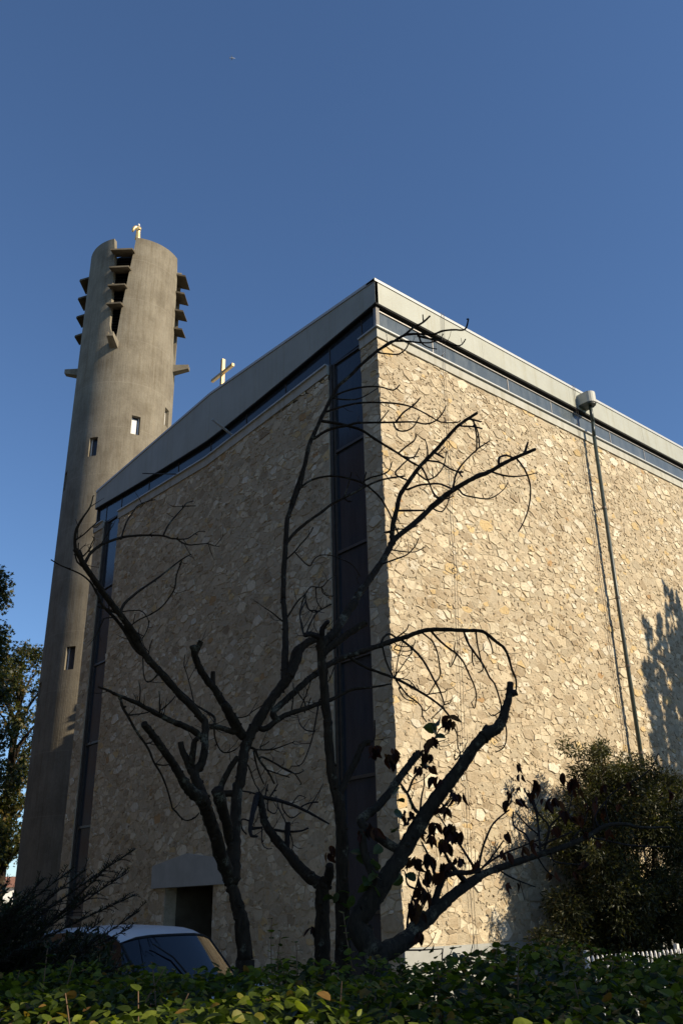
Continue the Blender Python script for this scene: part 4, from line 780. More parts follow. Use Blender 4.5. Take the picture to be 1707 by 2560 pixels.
        tx = rnd.gauss(0, .055); ty = rnd.gauss(0, .055)
        mx_t = .6 * h / (max(math.hypot(q[0] - cx, q[1] - cy) for q in Q) + 1e-6)
        tl = math.hypot(tx, ty)
        if tl > mx_t: tx *= mx_t / tl; ty *= mx_t / tl
        n = len(Q); V = []
        for s, hh in ((s0, -.004), (s0, None), (s1, 1)):
            for (px, py) in Q:
                a = cx + (px - cx) * s; b_ = cy + (py - cy) * s
                t = tx * (a - cx) + ty * (b_ - cy)
                d = -.004 if hh == -.004 else (h + t) * (.55 if hh is None else 1)
                V.append(frame(a, b_, d))
        F = []
        for r_ in (0, 1):
            for i in range(n):
                i2 = (i + 1) % n
                F.append((r_ * n + i, r_ * n + i2, (r_ + 1) * n + i2, (r_ + 1) * n + i))
        F.append(tuple(range(2 * n, 3 * n)))
        mb.add(V, F, tn)

def shards(mb, frame, u0, u1, v0, v1, rnd, per_m2, hole=None):
    """small pinning stones and flakes pressed into the joints"""
    for _ in range(int((u1 - u0) * (v1 - v0) * per_m2)):
        u = rnd.uniform(u0 + .05, u1 - .05); v = rnd.uniform(v0 + .05, v1 - .05)
        if hole and hole[0] - .06 < u < hole[1] + .06 and v < hole[2] + .06: continue
        a = rnd.uniform(.022, .06); b_ = a * rnd.uniform(.3, .75); th = rnd.gauss(-.35, .6); n = rnd.choice((3, 4, 4, 5))
        ph = rnd.uniform(0, 6.28); Q = []
        for i in range(n):
            t = ph + 6.283 * (i + rnd.uniform(-.25, .25)) / n
            x = a * math.cos(t); y = b_ * math.sin(t); Q.append((x * math.cos(th) - y * math.sin(th), x * math.sin(th) + y * math.cos(th)))
        h = rnd.uniform(.008, .026); tx = rnd.gauss(0, .16); ty = rnd.gauss(0, .16)
        V = [frame(u + x, v + y, -.003) for x, y in Q] + [frame(u + x * .9, v + y * .9, max(.003, h + tx * x + ty * y)) for x, y in Q]
        t = rnd.choice(TINTS[1:6])[0]; j = rnd.uniform(.85, 1.1)
        mb.add(V, [(i, (i + 1) % n, n + (i + 1) % n, n + i) for i in range(n)] + [tuple(range(n, 2 * n))], (t[0] * j, t[1] * j, t[2] * j, 1))

# church dimensions
W_CH, L_CH = 16.032, 26.0
Z_T, Z_FB, Z_GB, Z_SB, Z_P = 16.677, 15.92, 15.172, 14.869, .928
KY, RISE, DB, DS = 7.954, .449, -.547, -.395
OV = .063
fr_right = lambda u, v, d: (u, -d, v)
fr_left = lambda u, v, d: (-d, u, v)
def kink(y, k):   # straight from each end to the ridge at mid facade
    return k * ((y + OV) / (KY + OV) if y <= KY else (W_CH + OV - y) / (W_CH + OV - KY))

church = thing('church', 'large church clad in cream rubble stone with deep pale metal fascia and glass bands', 'church')
# core walls (mortar ground) - panels between the glass strips
PANELS = [(0.0, .647), (1.979, 14.059), (15.29, W_CH)]
DOOR = (6.78, 9.14, 2.245)
rnd = random.Random(3)
def flip(frame): return frame
def slab(mb, frame, u0, u1, v0, v1, d0, d1): mb.prism([(u0, v0), (u1, v0), (u1, v1), (u0, v1)], d0, d1, frame)
wall = MB()
# right wall core
slab(wall, fr_right, 0, L_CH, 0, 15.4, -.35, 0)
mor = MB(); slab(mor, fr_right, 0, L_CH, 0, Z_SB + .1, -.35, 0)
mor.build('mortar_bed', MAT['mortar'], church)
st = MB(); masonry(st, fr_right, -.03, L_CH - 6.5, Z_P, Z_SB + .02, rnd, 46, coarse_below=3.0)
shards(st, fr_right, 0, 17, Z_P + .05, Z_SB - .05, rnd, 42)
st.build('stone_facing', MAT['stone'], church, tints=True)
# left wall
mor = MB()
for a, b_ in PANELS:
    if a > 1 and a < 5:
        slab(mor, fr_left, a, DOOR[0], 0, 14.6, -.35, 0); slab(mor, fr_left, DOOR[1], b_, 0, 14.6, -.35, 0)
        slab(mor, fr_left, DOOR[0], DOOR[1], DOOR[2], 14.6, -.35, 0)
    else:
        slab(mor, fr_left, max(a, .36) if a < .1 else a, b_, 0, 14.9, -.35, -.0005)
slab(mor, fr_left, 0.0015, .36, 0, 14.9, -.02, -.0005)
mor.build('mortar_bed', MAT['mortar'], church)
st = MB()
masonry(st, fr_left, -.03, .647, .1, Z_SB - .02, rnd, 46)
masonry(st, fr_left, 1.979, 14.059, .1, 14.75, rnd, 46, hole=DOOR)
shards(st, fr_left, 1.979, 14.059, .2, 14.4, rnd, 30, DOOR)
masonry(st, fr_left, 15.29, W_CH, .1, Z_SB - .02, rnd, 46)
st.build('stone_facing', MAT['stone'], church, tints=True)
# far walls, floor slab edge and roof deck close the volume
cl = MB()
cl.box((.36, W_CH - .35, 0), (L_CH, W_CH - .002, 15.4)); cl.box((L_CH - .35, .36, 0), (L_CH - .002, W_CH - .36, 15.4))
cl.build('rear_wall', MAT['plinth'], church)
rf = MB()
zr = Z_T - .12
rf.add([(0,0,zr),(L_CH,0,zr),(L_CH,KY,zr+RISE),(0,KY,zr+RISE),(L_CH,W_CH,zr),(0,W_CH,zr),
        (0,0,zr-.2),(L_CH,0,zr-.2),(L_CH,KY,zr-.2),(0,KY,zr-.2),(L_CH,W_CH,zr-.2),(0,W_CH,zr-.2)],
       [(0,1,2,3),(3,2,4,5),(7,6,9,8),(8,9,11,10),(0,6,7,1),(4,10,11,5),(0,3,9,6),(3,5,11,9),(1,7,8,2),(2,8,10,4)])
rf.build('roof', MAT['coping'], church)

# plinth
pl = MB(); slab(pl, fr_right, -.055, L_CH, 0, Z_P - .015, .001, .055)
pl.build('plinth', MAT['plinth'], church)

# fascia: right, left (deeper towards the ridge)
fa = MB()
slab(fa, fr_right, -OV, L_CH + .1, Z_FB, Z_T - .095, -.04, OV)
fa.build('fascia', MAT['fascia'], church)
fa = MB()
pol = [(-OV + .0, Z_FB), (KY, Z_FB + DB), (W_CH + OV, Z_FB), (W_CH + OV, Z_T - .095), (KY, Z_T + RISE - .095), (-OV, Z_T - .095)]
V = []
# smooth the bottom edge into a gentle curve
bot = [(y, Z_FB + DB * (1 - abs((y + OV) / (KY + OV) - 1) ** 1.25) if y <= KY else Z_FB + DB * (1 - abs((y - KY) / (W_CH + OV - KY)) ** 1.25)) for y in [-OV + (W_CH + 2 * OV) * i / 24 for i in range(25)]]
top = [(W_CH + OV, Z_T - .095), (KY, Z_T + RISE - .095), (-OV, Z_T - .095)]
fa.prism(bot + top, -.04, OV - .002, fr_left)
fa.build('fascia', MAT['fascia'], church)
# panel joints on the fascia
for y in (2.7, 5.35, KY, 10.6, 13.3):
    z1 = Z_T - .1 + kink(y, RISE); z0 = Z_FB + kink(y, DB) + .02
    jn = MB(); slab(jn, fr_left, y - .006, y + .006, z0, z1, OV, OV + .004); jn.build('fascia_joint', MAT['band'], church)
for x in (4.1, 8.2, 12.3, 16.4, 20.5):
    jn = MB(); slab(jn, fr_right, x - .005, x + .005, Z_FB + .01, Z_T - .1, OV + .0, OV + .003); jn.build('fascia_joint', MAT['band'], church)
# coping
cp = MB(); slab(cp, fr_right, -OV - .02, L_CH + .12, Z_T - .085, Z_T, -.25, OV + .022)
pol = [(-OV - .02, Z_T - .085), (KY, Z_T + RISE - .085), (W_CH + OV + .02, Z_T - .085), (W_CH + OV + .02, Z_T), (KY, Z_T + RISE), (-OV - .02, Z_T)]
cp.prism(pol, -.25, OV + .02, fr_left)
cp.build('coping', MAT['coping'], church)
cp = MB(); slab(cp, fr_right, -OV, L_CH + .1, Z_T - .095, Z_T - .085, -.2, OV - .01)
cp.prism([(-OV, Z_T - .095), (KY, Z_T + RISE - .095), (W_CH + OV, Z_T - .095), (W_CH + OV, Z_T - .085), (KY, Z_T + RISE - .085), (-OV, Z_T - .085)], -.2, OV - .012, fr_left)
# near-black strip under the fascia paints the shadow of the gap
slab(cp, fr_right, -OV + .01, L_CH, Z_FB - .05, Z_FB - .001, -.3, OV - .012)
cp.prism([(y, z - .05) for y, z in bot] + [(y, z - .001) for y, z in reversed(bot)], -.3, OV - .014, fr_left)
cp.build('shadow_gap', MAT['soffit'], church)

# glass band under the fascia, right side: panes with thin mullions
MX = [.1, 2.13, 5.27, 7.3, 10.4, 12.4, 15.4, 17.5, 20.5, 22.5, 25.6]
for a, b_ in zip(MX[:-1], MX[1:]):
    gl = MB(); slab(gl, fr_right, a + .012, b_ - .012, Z_GB - .02, Z_FB - .05, -.10, -.075 + .004 * (hash(round(a * 10)) % 3))
    gl.build('band_window', MAT['glass_dusty'], church)
for a in MX[1:]:
    fm = MB(); slab(fm, fr_right, a - .012, a + .012, Z_GB, Z_FB - .05, -.11, -.058); fm.build('mullion', MAT['frame_light'], church)
fm = MB(); slab(fm, fr_right, 0, .1, Z_GB, Z_FB - .05, -.11, -.005); fm.build('window_frame', MAT['frame_light'], church)
fm = MB(); slab(fm, fr_right, .1, L_CH, Z_FB - .150, Z_FB - .122, -.09, -.04)
fm.build('window_frame', MAT['frame_light'], church)
fm = MB(); slab(fm, fr_right, .1, L_CH, Z_FB - .122, Z_FB - .052, -.09, -.055); fm.build('shadow_gap', MAT['soffit'], church)  # dark strip drawn in for the shadow of the gap
# sill profile and white band, right
sl_ = MB(); slab(sl_, fr_right, -.075, L_CH, Z_GB - .03, Z_GB + .012, -.12, .105); sl_.build('sill', MAT['coping'], church)
bd = MB(); slab(bd, fr_right, -.045, L_CH, Z_SB, Z_GB - .032, -.1, .046); bd.build('white_band', MAT['band'], church)

# left side: glass band, follows the fascia; broken by the two tall strips
def zgb(y): return Z_GB + kink(y, DS)
def band_left(mb, y0, y1, za, zb, d0, d1, n=8):
    for i in range(n):
        a = y0 + (y1 - y0) * i / n; b_ = y0 + (y1 - y0) * (i + 1) / n
        if i < n - 1: b_ += 0
        mb.prism([(a, za(a)), (b_, za(b_)), (b_, zb(b_)), (a, zb(a))], d0, d1, fr_left)
zfb = lambda y: Z_FB + (DB * (1 - abs((y + OV) / (KY + OV) - 1) ** 1.25) if y <= KY else DB * (1 - abs((y - KY) / (W_CH + OV - KY)) ** 1.25)) - .05
LM = [.05, .647, 1.979, 3.98, 5.97, 7.96, 9.97, 12.0, 14.059, 15.29, 15.98]
for a, b_ in zip(LM[:-1], LM[1:]):
    gl = MB(); band_left(gl, a + .012, b_ - .012, lambda y: zgb(y) - .02, zfb, -.10, -.072, 1)
    gl.build('band_window', MAT['glass'], church)
for a in LM[1:-1]:
    fm = MB(); slab(fm, fr_left, a - .013, a + .013, zgb(a), zfb(a), -.11, -.055); fm.build('mullion', MAT['frame'], church)
fm = MB(); slab(fm, fr_left, 0.0, .05, Z_GB, Z_FB - .05, -.11, -.007); fm.build('window_frame', MAT['frame'], church)
fm = MB(); slab(fm, fr_left, 15.98, 16.03, Z_GB, Z_FB - .05, -.11, -.007)
fm.build('window_frame', MAT['frame'], church)
for a, b_ in PANELS:
    A = a - (.1 if a < .1 else 0); B_ = b_ + (.07 if b_ > 16 else 0)
    n = 1 if b_ - a < 2 else 12
    s_ = MB(); band_left(s_, A + .006, B_, lambda y: zgb(y) - .03, lambda y: zgb(y) + .012, -.12, .10, n); s_.build('sill', MAT['coping'], church)
    s_ = MB(); band_left(s_, (A + .058) if a < .1 else A, B_, lambda y: Z_SB + kink(y, DS), lambda y: zgb(y) - .032, -.1, .044, n); s_.build('white_band', MAT['band'], church)

# the two tall glass strips
TR = [1.55, 4.2, 6.84, 9.56, 12.36, 14.66]
for a, b_ in ((.647, 1.979), (14.059, 15.29)):
    zt = min(zgb(a), zgb(b_)) - .02
    levels = [.05] + TR[:-1] + [zt]
    for z0, z1 in zip(levels[:-1], levels[1:]):
        p_ = MB(); slab(p_, fr_left, a + .07, b_ - .05, z0 + .03, z1 - .03, -.16, -.13 + .006 * (int(z0 * 3) % 3 - 1))
        p_.build('strip_window', MAT['glass'], church)
    f_ = MB()
    slab(f_, fr_left, a, a + .05, .0, zt + .02, -.2, -.03); slab(f_, fr_left, b_ - .09, b_, 0, zt + .02, -.2, -.03)
    slab(f_, fr_left, b_ - .17, b_ - .12, 0, zt + .02, -.2, -.07)
    for z in TR[:-1]: slab(f_, fr_left, a + .05, b_ - .17, z - .035, z + .035, -.2, -.075)
    slab(f_, fr_left, a + .05, b_ - .17, zt - .03, zt + .02, -.2, -.075)
    f_.build('strip_frame', MAT['frame'], church)

# doorway: recessed porch, panelled doors, gabled concrete lintel
pr = MB(); y0, y1, zt = DOOR
pr.box((.35, y0 - .3, 0), (2.05, y0, zt + .3)); pr.box((.35, y1, 0), (2.05, y1 + .3, zt + .3)); pr.box((.351, y0, zt), (2.05, y1, zt + .3))
pr.build('porch', MAT['stained_shaded'], church)  # dark walls hold the recess shade in their colour
for k in (0, 1):
    d = MB(); a = y0 + .02 + k * (y1 - y0) / 2; b_ = a + (y1 - y0) / 2 - .04
    d.box((1.9, a, .02), (1.96, b_, zt - .02))
    for z0, z1 in ((.2, .95), (1.1, 2.0)):
        d.box((1.875, a + .15, z0), (1.9, b_ - .15, z1))
    d.build('door', MAT['dark_wood'], church)
ln = MB(); ln.prism([(6.2, 2.232), (9.78, 2.232), (9.78, 2.80), (8.0, 3.03), (6.2, 2.80)], -.34, .085, fr_left)
ln.build('lintel', MAT['plinth'], church)

# rods sticking out of the left glass band
for (yb, zb, L_, dz) in ((6.65, 14.95, .72, .33), (9.83, 14.93, 1.3, -.40)):
    for s in (-.03, .03) if yb < 7 else (0,):
        rd = MB(); rd.tube([(.08, yb + s, zb), (-L_, yb + s, zb + dz)], [.018, .018], 6); rd.build('flag_rod', MAT['coping'] if yb < 7 else MAT['frame'], church)

# rainwater hopper and downpipe on the right wall
dp = MB(); px, py = 8.86, -.33
dp.tube([(px, py, 16.02), (px - .0, py, 15.4)], [.056, .056], 12)
dp.tube([(px, py, 15.4), (px, py + .04, 14.9)], [.056, .056], 12)
prev = (px, py + .04, 14.9)
dp.tube([(px, py + .04, 14.9), (px - .1, py + .06, 8.5), (px - .2, py + .07, .2)], [.056, .056, .056], 12)
pipe = dp.build('downpipe', MAT['pipe'], church, smooth=True)
for z in (12.45, 9.6, 7.6, 5.25, 2.6):
    fx = px - .1 * min(1, (14.9 - z) / 6.4) - .1 * max(0, (8.5 - z) / 8.3); b_ = MB()
    b_.tube([(fx - .05, -.0, z), (fx - .03, py + .05, z - .02)], [.011, .011], 6); b_.tube([(fx, py + .055, z - .035), (fx, py + .055, z + .035)], [.07, .07], 12)
    b_.build('pipe_bracket', MAT['cable'], pipe)
hp = MB()
plan = [(px - .25, -.06), (px - .24, -.36)] + [(px + .0 + .2 * math.cos(t) - .04, -.36 + .2 * math.sin(t)) for t in [math.pi + .2 + (math.pi - .4) * i / 8 for i in range(9)]] + [(px + .18, -.36), (px + .19, -.06)]
n = len(plan)
hp.add([(x, y, 16.05) for x, y in plan] + [(x, y, 16.42) for x, y in plan], [tuple(range(n))] + [tuple(range(2 * n - 1, n - 1, -1))] + [(i, (i + 1) % n, n + (i + 1) % n, n + i) for i in range(n)])
hp.build('rain_hopper', MAT['hopper'], pipe)
hp = MB()
pl2 = [((x - px + .03) * .93 + px - .03, (y + .2) * .93 - .2) for x, y in plan]
hp.add([(x, y, 16.0) for x, y in pl2] + [(x, y, 16.049) for x, y in pl2], [tuple(range(n))] + [tuple(range(2 * n - 1, n - 1, -1))] + [(i, (i + 1) % n, n + (i + 1) % n, n + i) for i in range(n)])
hp.build('hopper_base', MAT['pipe'], pipe)
# lightning conductor pairs with clamps
def cable(xs, top, name='lightning_cable'):
    for s in (-.045, .045):
        c = MB(); pts = []
        for i in range(25):
            t = i / 24; z = top + (.05 - top) * t
            x = xs[0] + (xs[1] - xs[0]) * t + s * (1 + .35 * math.sin(i * 1.7 + s * 30)); y = -.095 if z > 15 or z < .95 else -.06 - .012 * math.sin(i * 1.3)
            pts.append((x, y, z))
        pts = [(pts[0][0], .2, top + .05), (pts[0][0], -.095, top + .05)] + pts
        c.tube(pts, [.0052] * len(pts), 5); o = c.build(name, MAT['cable'], church)
    for i in range(2, 24, 3):
        t = i / 24; z = top + (.05 - top) * t; x = xs[0] + (xs[1] - xs[0]) * t
        k = MB(); k.box((x - .055, -.075, z - .014), (x - .025, -.03, z + .014)); k.build('cable_clamp', MAT['cable'], church)
cable((2.45, 1.85), 16.68); cable((8.45, 8.30), 16.68)

# cross on the roof ridge
cr = thing('roof_cross', 'pale gilded cross standing on the church roof ridge against the sky', 'cross', (.3, 7.83, 16.9))
c = MB(); c.box((-.055, -.055, .0), (.055, .055, 1.6)); c.build('upright', MAT['gilt'], cr)
c = MB(); c.box((-.045, -.64, 1.02), (.045, -.056, 1.12)); c.box((-.045, .056, 1.02), (.045, .64, 1.12)); c.build('crossbar', MAT['gilt'], cr)

# ------------------------------------------------------------------ bell tower
D_T = 46.5; a0 = R(24.65)
TX, TY = CAM.x + D_T * math.sin(a0), CAM.y + D_T * math.cos(a0); RT = D_T * math.sin(R(3.5))
zs = lambda z: 1.6 + (z - 1.6) * D_T / 38
ZN, ZTOP = zs(26.1), zs(32.45)
def rel_dir(rel): a = R(204.65 - rel); return math.sin(a), math.cos(a)
def pol(rel, r, z): s, c_ = rel_dir(rel); return (r * s, r * c_, z)
tower = thing('bell_tower', 'tall round concrete bell tower with louvred slots and small windows behind the church', 'tower', (TX, TY, 0))
wins = []
for k in range(-7, 12):
    z = 9.8 + 1.2 * k
    if z < 1.2 or z > 24.6: continue
    wins.append((((-75 + 45 * k) + 180) % 360 - 180, zs(z) - .58, zs(z) + .58))
zb = sorted({round(q, 3) for w_ in wins for q in w_[1:]} | {0.0, round(ZN, 3)})
rows = []
for a, b_ in zip(zb[:-1], zb[1:]):
    m_ = max(1, int((b_ - a) / 1.4)); rows += [a + (b_ - a) * i / m_ for i in range(m_)]
rows.append(zb[-1])
tw = MB(); NA = 144
angs = [-17.5 + 2.5 * i for i in range(NA)]
vid = {}
V = []; F = []
for j, z in enumerate(rows):
    for i in range(NA): V.append(pol(angs[i], RT, z))
def in_win(i, j):
    rc = (angs[i] + 1.25 + 180) % 360 - 180; zc = (rows[j] + rows[j + 1]) / 2
    for r_, z0, z1 in wins:
        if abs((rc - r_ + 180) % 360 - 180) < 5 and z0 < zc < z1: return True
    return False
for j in range(len(rows) - 1):
    for i in range(NA):
        if in_win(i, j): continue
        i2 = (i + 1) % NA
        F.append((j * NA + i, j * NA + i2, (j + 1) * NA + i2, (j + 1) * NA + i))
tw.add(V, F)
for r_, z0, z1 in wins:   # reveals
    e = [-5, -2.5, 0, 2.5, 5]; ri = RT - .28
    for z in (z0, z1): tw.add([pol(r_ + a, RT, z) for a in e] + [pol(r_ + a, ri, z) for a in e], [(i, i + 1, 6 + i, 5 + i) for i in range(4)])
    for a in (-5, 5): tw.add([pol(r_ + a, RT, z0), pol(r_ + a, RT, z1), pol(r_ + a, ri, z1), pol(r_ + a, ri, z0)], [(0, 1, 2, 3)])
shaft = tw.build('shaft', MAT['concrete'], tower)
for p_ in shaft.data.polygons: p_.use_smooth = True
shaft.data.set_sharp_from_angle(angle=R(30))
for r_, z0, z1 in wins:
    p_ = MB(); e = [-4.6, 4.6]; ri = RT - .24
    p_.add([pol(r_ - 5.1, ri, z0 + .0), pol(r_ + 5.1, ri, z0), pol(r_ + 5.1, ri, z1), pol(r_ - 5.1, ri, z1)], [(0, 1, 2, 3)])
    wn = p_.build('window', MAT['glass'], tower)
    f_ = MB()
    for a in (-5, 3.6): f_.add([pol(r_ + a, ri + .03, z0), pol(r_ + a + 1.4, ri + .03, z0), pol(r_ + a + 1.4, ri + .03, z1), pol(r_ + a, ri + .03, z1)], [(0, 1, 2, 3)])
    f_.build('frame', MAT['white_paint'], wn)
    if abs(r_ - 15) < 1 or abs(r_ - 60) < 1:
        p_ = MB(); p_.add([pol(r_ - 3.4, ri + .012, z0 + .06), pol(r_ + 2.4, ri + .012, z0 + .06), pol(r_ + 2.4, ri + .012, z1 - .12), pol(r_ - 3.4, ri + .012, z1 - .12)], [(0, 1, 2, 3)]); p_.build('pale_sheet', MAT['white_paint'], wn)  # pale sheet over part of the pane, in two windows
# four shells above, separated by tapering slots
def interp(z, tab):
    for (z0, v0), (z1, v1) in zip(tab[:-1], tab[1:]):
        if z <= z1: return v0 + (v1 - v0) * max(0, (z - z0)) / (z1 - z0)
    return tab[-1][1]
TL_ = [(ZN, -17.5), (zs(27.1), -25.5), (zs(31.5), -28.8), (ZTOP, -31.6)]
TRr = [(ZN, -17.5), (zs(26.25), -16.2), (zs(28.04), -13.4), (zs(29.7), -9.8), (zs(31.5), -5.8), (ZTOP, -4.0)]
zr_ = [ZN + (ZTOP - ZN) * i / 24 for i in range(25)]
for k in range(4):
    sh = MB(); V = []; F = []; nA = 30
    for j, z in enumerate(zr_):
        A = interp(z, TRr) + 90 * k; B_ = interp(z, TL_) + 90 * (k + 1)
        for r_ in (RT, RT - .30):
            for i in range(nA + 1): V.append(pol(A + (B_ - A) * i / nA, r_, z))
    st_ = 2 * (nA + 1)
    for j in range(24):
        for i in range(nA):
            a = j * st_ + i; F.append((a, a + 1, a + 1 + st_, a + st_))
            a = j * st_ + nA + 1 + i; F.append((a + 1, a, a + st_, a + 1 + st_))
        for i in (0, nA):
            a = j * st_ + i; b_ = a + nA + 1; q = (a, a + st_, b_ + st_, b_); F.append(q if i == 0 else q[::-1])
    for i in range(nA):
        a = 24 * st_ + i; F.append((a, a + 1, a + nA + 2, a + nA + 1))
    sh.add(V, F); o = sh.build('shell', MAT['concrete'], tower)
    for p_ in o.data.polygons: p_.use_smooth = True
    o.data.set_sharp_from_angle(angle=R(35))
# chamber behind the slots, roof slab
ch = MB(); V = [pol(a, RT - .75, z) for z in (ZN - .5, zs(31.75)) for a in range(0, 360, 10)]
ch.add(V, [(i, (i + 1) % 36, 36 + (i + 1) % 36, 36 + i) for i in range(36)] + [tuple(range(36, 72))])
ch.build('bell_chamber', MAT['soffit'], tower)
for k in range(4):
    mid = -17.3 + 90 * k
    # louvre slats
    lv = MB()
    z = ZN + .25
    while z < zs(31.55):
        A = interp(z, TL_) - 2; B_ = interp(z, TRr) + 2
        A += 90 * k; B_ += 90 * k
        q = [pol(A, RT - .34, z), pol(B_, RT - .34, z), pol(B_, RT - .6, z + .16), pol(A, RT - .6, z + .16)]
        q2 = [(x, y, zz + .03) for x, y, zz in q]
        lv.add(q + q2, [(3, 2, 1, 0), (4, 5, 6, 7), (0, 1, 5, 4), (2, 3, 7, 6)])
        z += .2
    lv.build('louvre', MAT['soffit'], tower)
    for zz in (31.5, 30.42, 29.34, 28.25):
        z = zs(zz); A = interp(z, TL_) + 90 * k; B_ = interp(z, TRr) + 90 * k
        m_ = (A + B_) / 2; s, c_ = rel_dir(m_); hw = RT * math.sin(R((B_ - A) / 2)) + .10
        tx, ty = c_, -s     # towards larger rel in the picture is -azimuth
        b_ = MB(); pts = []
        for zz_ in (z - .065, z + .065):
            t_ = .0 if zz_ < z else .03
            for r_, sgn in ((RT - .5, -1), (RT - .5, 1), (RT + .52 - t_, 1), (RT + .52 - t_, -1)):
                pts.append((s * r_ + tx * hw * sgn, c_ * r_ + ty * hw * sgn, zz_ - (.20 if r_ > RT else -.12)))
        b_.add(pts, [(3, 2, 1, 0), (4, 5, 6, 7), (0, 1, 5, 4), (1, 2, 6, 5), (2, 3, 7, 6), (3, 0, 4, 7)])
        b_.build('brow_slab', MAT['stained_shaded'], tower)
    # water spout at the foot of the slot
    s, c_ = rel_dir(-17.5 + 90 * k); tx, ty = c_, -s; sp = MB()
    def P(r_, t, z): return (s * r_ + tx * t, c_ * r_ + ty * t, z)
    r0, r1 = RT - .15, RT + .92; zt0, zt1, zb0, zb1 = ZN + .10, ZN + .12, ZN - .42, ZN - .16
    for sg in (-1, 1):
        a, b2 = (.24 * sg, .14 * sg); a1, b1 = (.18 * sg, .09 * sg)
        q = [P(r0, a, zb0), P(r0, b2, zb0), P(r1, b1, zb1), P(r1, a1, zb1), P(r0, a, zt0), P(r0, b2, zt0), P(r1, b1, zt1), P(r1, a1, zt1)]
        sp.add(q, [(0, 1, 2, 3), (7, 6, 5, 4), (0, 4, 5, 1), (1, 5, 6, 2), (2, 6, 7, 3), (3, 7, 4, 0)])
    q = [P(r0, -.14, zb0), P(r0, .14, zb0), P(r1, .09, zb1), P(r1, -.09, zb1), P(r0, -.14, zb0 + .16), P(r0, .14, zb0 + .16), P(r1, .09, zb1 + .1), P(r1, -.09, zb1 + .1)]
    sp.add(q, [(0, 1, 2, 3), (7, 6, 5, 4), (0, 4, 5, 1), (2, 6, 7, 3)])
    sp.build('spout', MAT['concrete'], tower)

# statue on the tower rim
s, c_ = rel_dir(-2.6); fz = math.atan2(-c_, -s) + math.pi / 2
stt = thing('statue', 'small gilded robed statue with one arm raised on the rim of the tower', 'statue', (TX + s * (RT - .15), TY + c_ * (RT - .15), ZTOP - .01), math.atan2(c_, s) + math.pi / 2)
b_ = MB()   # robe turned on a lathe, oval
prof = [(.17, 0), (.165, .1), (.14, .35), (.125, .6), (.15, .78), (.16, .9), (.10, .98), (.05, 1.02), (.045, 1.05)]
V = []
for r_, z in prof:
    for i in range(14):
        t = 2 * math.pi * i / 14; k = 1 + .06 * math.cos(5 * t) * (1 if z < .8 else 0)
        V.append((r_ * k * math.cos(t), .72 * r_ * k * math.sin(t), z))
m_ = len(prof)
b_.add(V, [(j * 14 + i, j * 14 + (i + 1) % 14, (j + 1) * 14 + (i + 1) % 14, (j + 1) * 14 + i) for j in range(m_ - 1) for i in range(14)] + [tuple(range(13, -1, -1)), tuple((m_ - 1) * 14 + i for i in range(14))])
b_.build('robe', MAT['gold'], stt, smooth=True)
b_ = MB(); V = []; F = []
for j in range(7):
    th = math.pi * j / 6
    for i in range(10):
        t = 2 * math.pi * i / 10; V.append((.075 * math.sin(th) * math.cos(t), .08 * math.sin(th) * math.sin(t), 1.13 + .10 * math.cos(th)))
F = [(j * 10 + i, (j + 1) * 10 + i, (j + 1) * 10 + (i + 1) % 10, j * 10 + (i + 1) % 10) for j in range(6) for i in range(10)]
b_.add(V, F); b_.build('head', MAT['white_paint'], stt, smooth=True)
b_ = MB(); b_.tube([(-.08, -.02, .92), (-.19, -.05, .88), (-.29, -.08, .70), (-.33, -.09, .48)], [.08, .11, .11, .05], 8, sub=2); b_.build('cloak_arm', MAT['gold'], stt, smooth=True)
b_ = MB(); b_.tube([(.10, -.02, .92), (.12, -.10, .74), (.03, -.16, .72)], [.06, .055, .04], 8, sub=2); b_.build('arm', MAT['gold'], stt, smooth=True)

# ------------------------------------------------------------------ bare garden trees (surveyed limb by limb, metres)
def leaf_pts(kind):
    """outline of half a blade along +x, unit length"""
    return {'ovate': [(0, 0), (.12, .15), (.34, .25), (.58, .22), (.82, .11), (1, 0)],
            'broad': [(0, 0), (.08, .3), (.3, .44), (.6, .40), (.85, .2), (1, 0)],
            'narrow': [(0, 0), (.3, .13), (.7, .11), (1, 0)]}[kind]
def add_leaf(mb, base, d, up_, size, kind='ovate', fold=.25, curl=.15, mat=0):
    d = Vector(d).normalized(); up_ = Vector(up_); s_ = d.cross(up_)
    if s_.length < 1e-4: s_ = d.orthogonal()
    s_.normalize(); n_ = s_.cross(d)
    h = leaf_pts(kind); B = Vector(base); V = []
    for x, y in h: V.append(B + d * (x * size) - n_ * (curl * size * x * x))
    k = len(h)
    for x, y in h[1:-1]: V.append(B + d * (x * size) + s_ * (y * size) + n_ * (fold * y * size - curl * size * x * x))
    for x, y in h[1:-1]: V.append(B + d * (x * size) - s_ * (y * size) + n_ * (fold * y * size - curl * size * x * x))
    m = k - 2; F = []
    Lx = [k + i for i in range(m)]; Rx = [k + m + i for i in range(m)]
    F.append((0, 1, Lx[0])); F.append((0, Rx[0], 1))
    for i in range(m - 1):
        F.append((i + 1, i + 2, Lx[i + 1], Lx[i])); F.append((i + 2, i + 1, Rx[i], Rx[i + 1]))
    F.append((m, k - 1, Lx[-1])); F.append((k - 1, m, Rx[-1]))
    mb.add(V, F, None, mat)
def rdir(r, zlo=-1, zhi=1):
    z = r.uniform(zlo, zhi); t = r.uniform(0, 2 * math.pi); q = math.sqrt(max(0, 1 - z * z))
    return Vector((q * math.cos(t), q * math.sin(t), z))

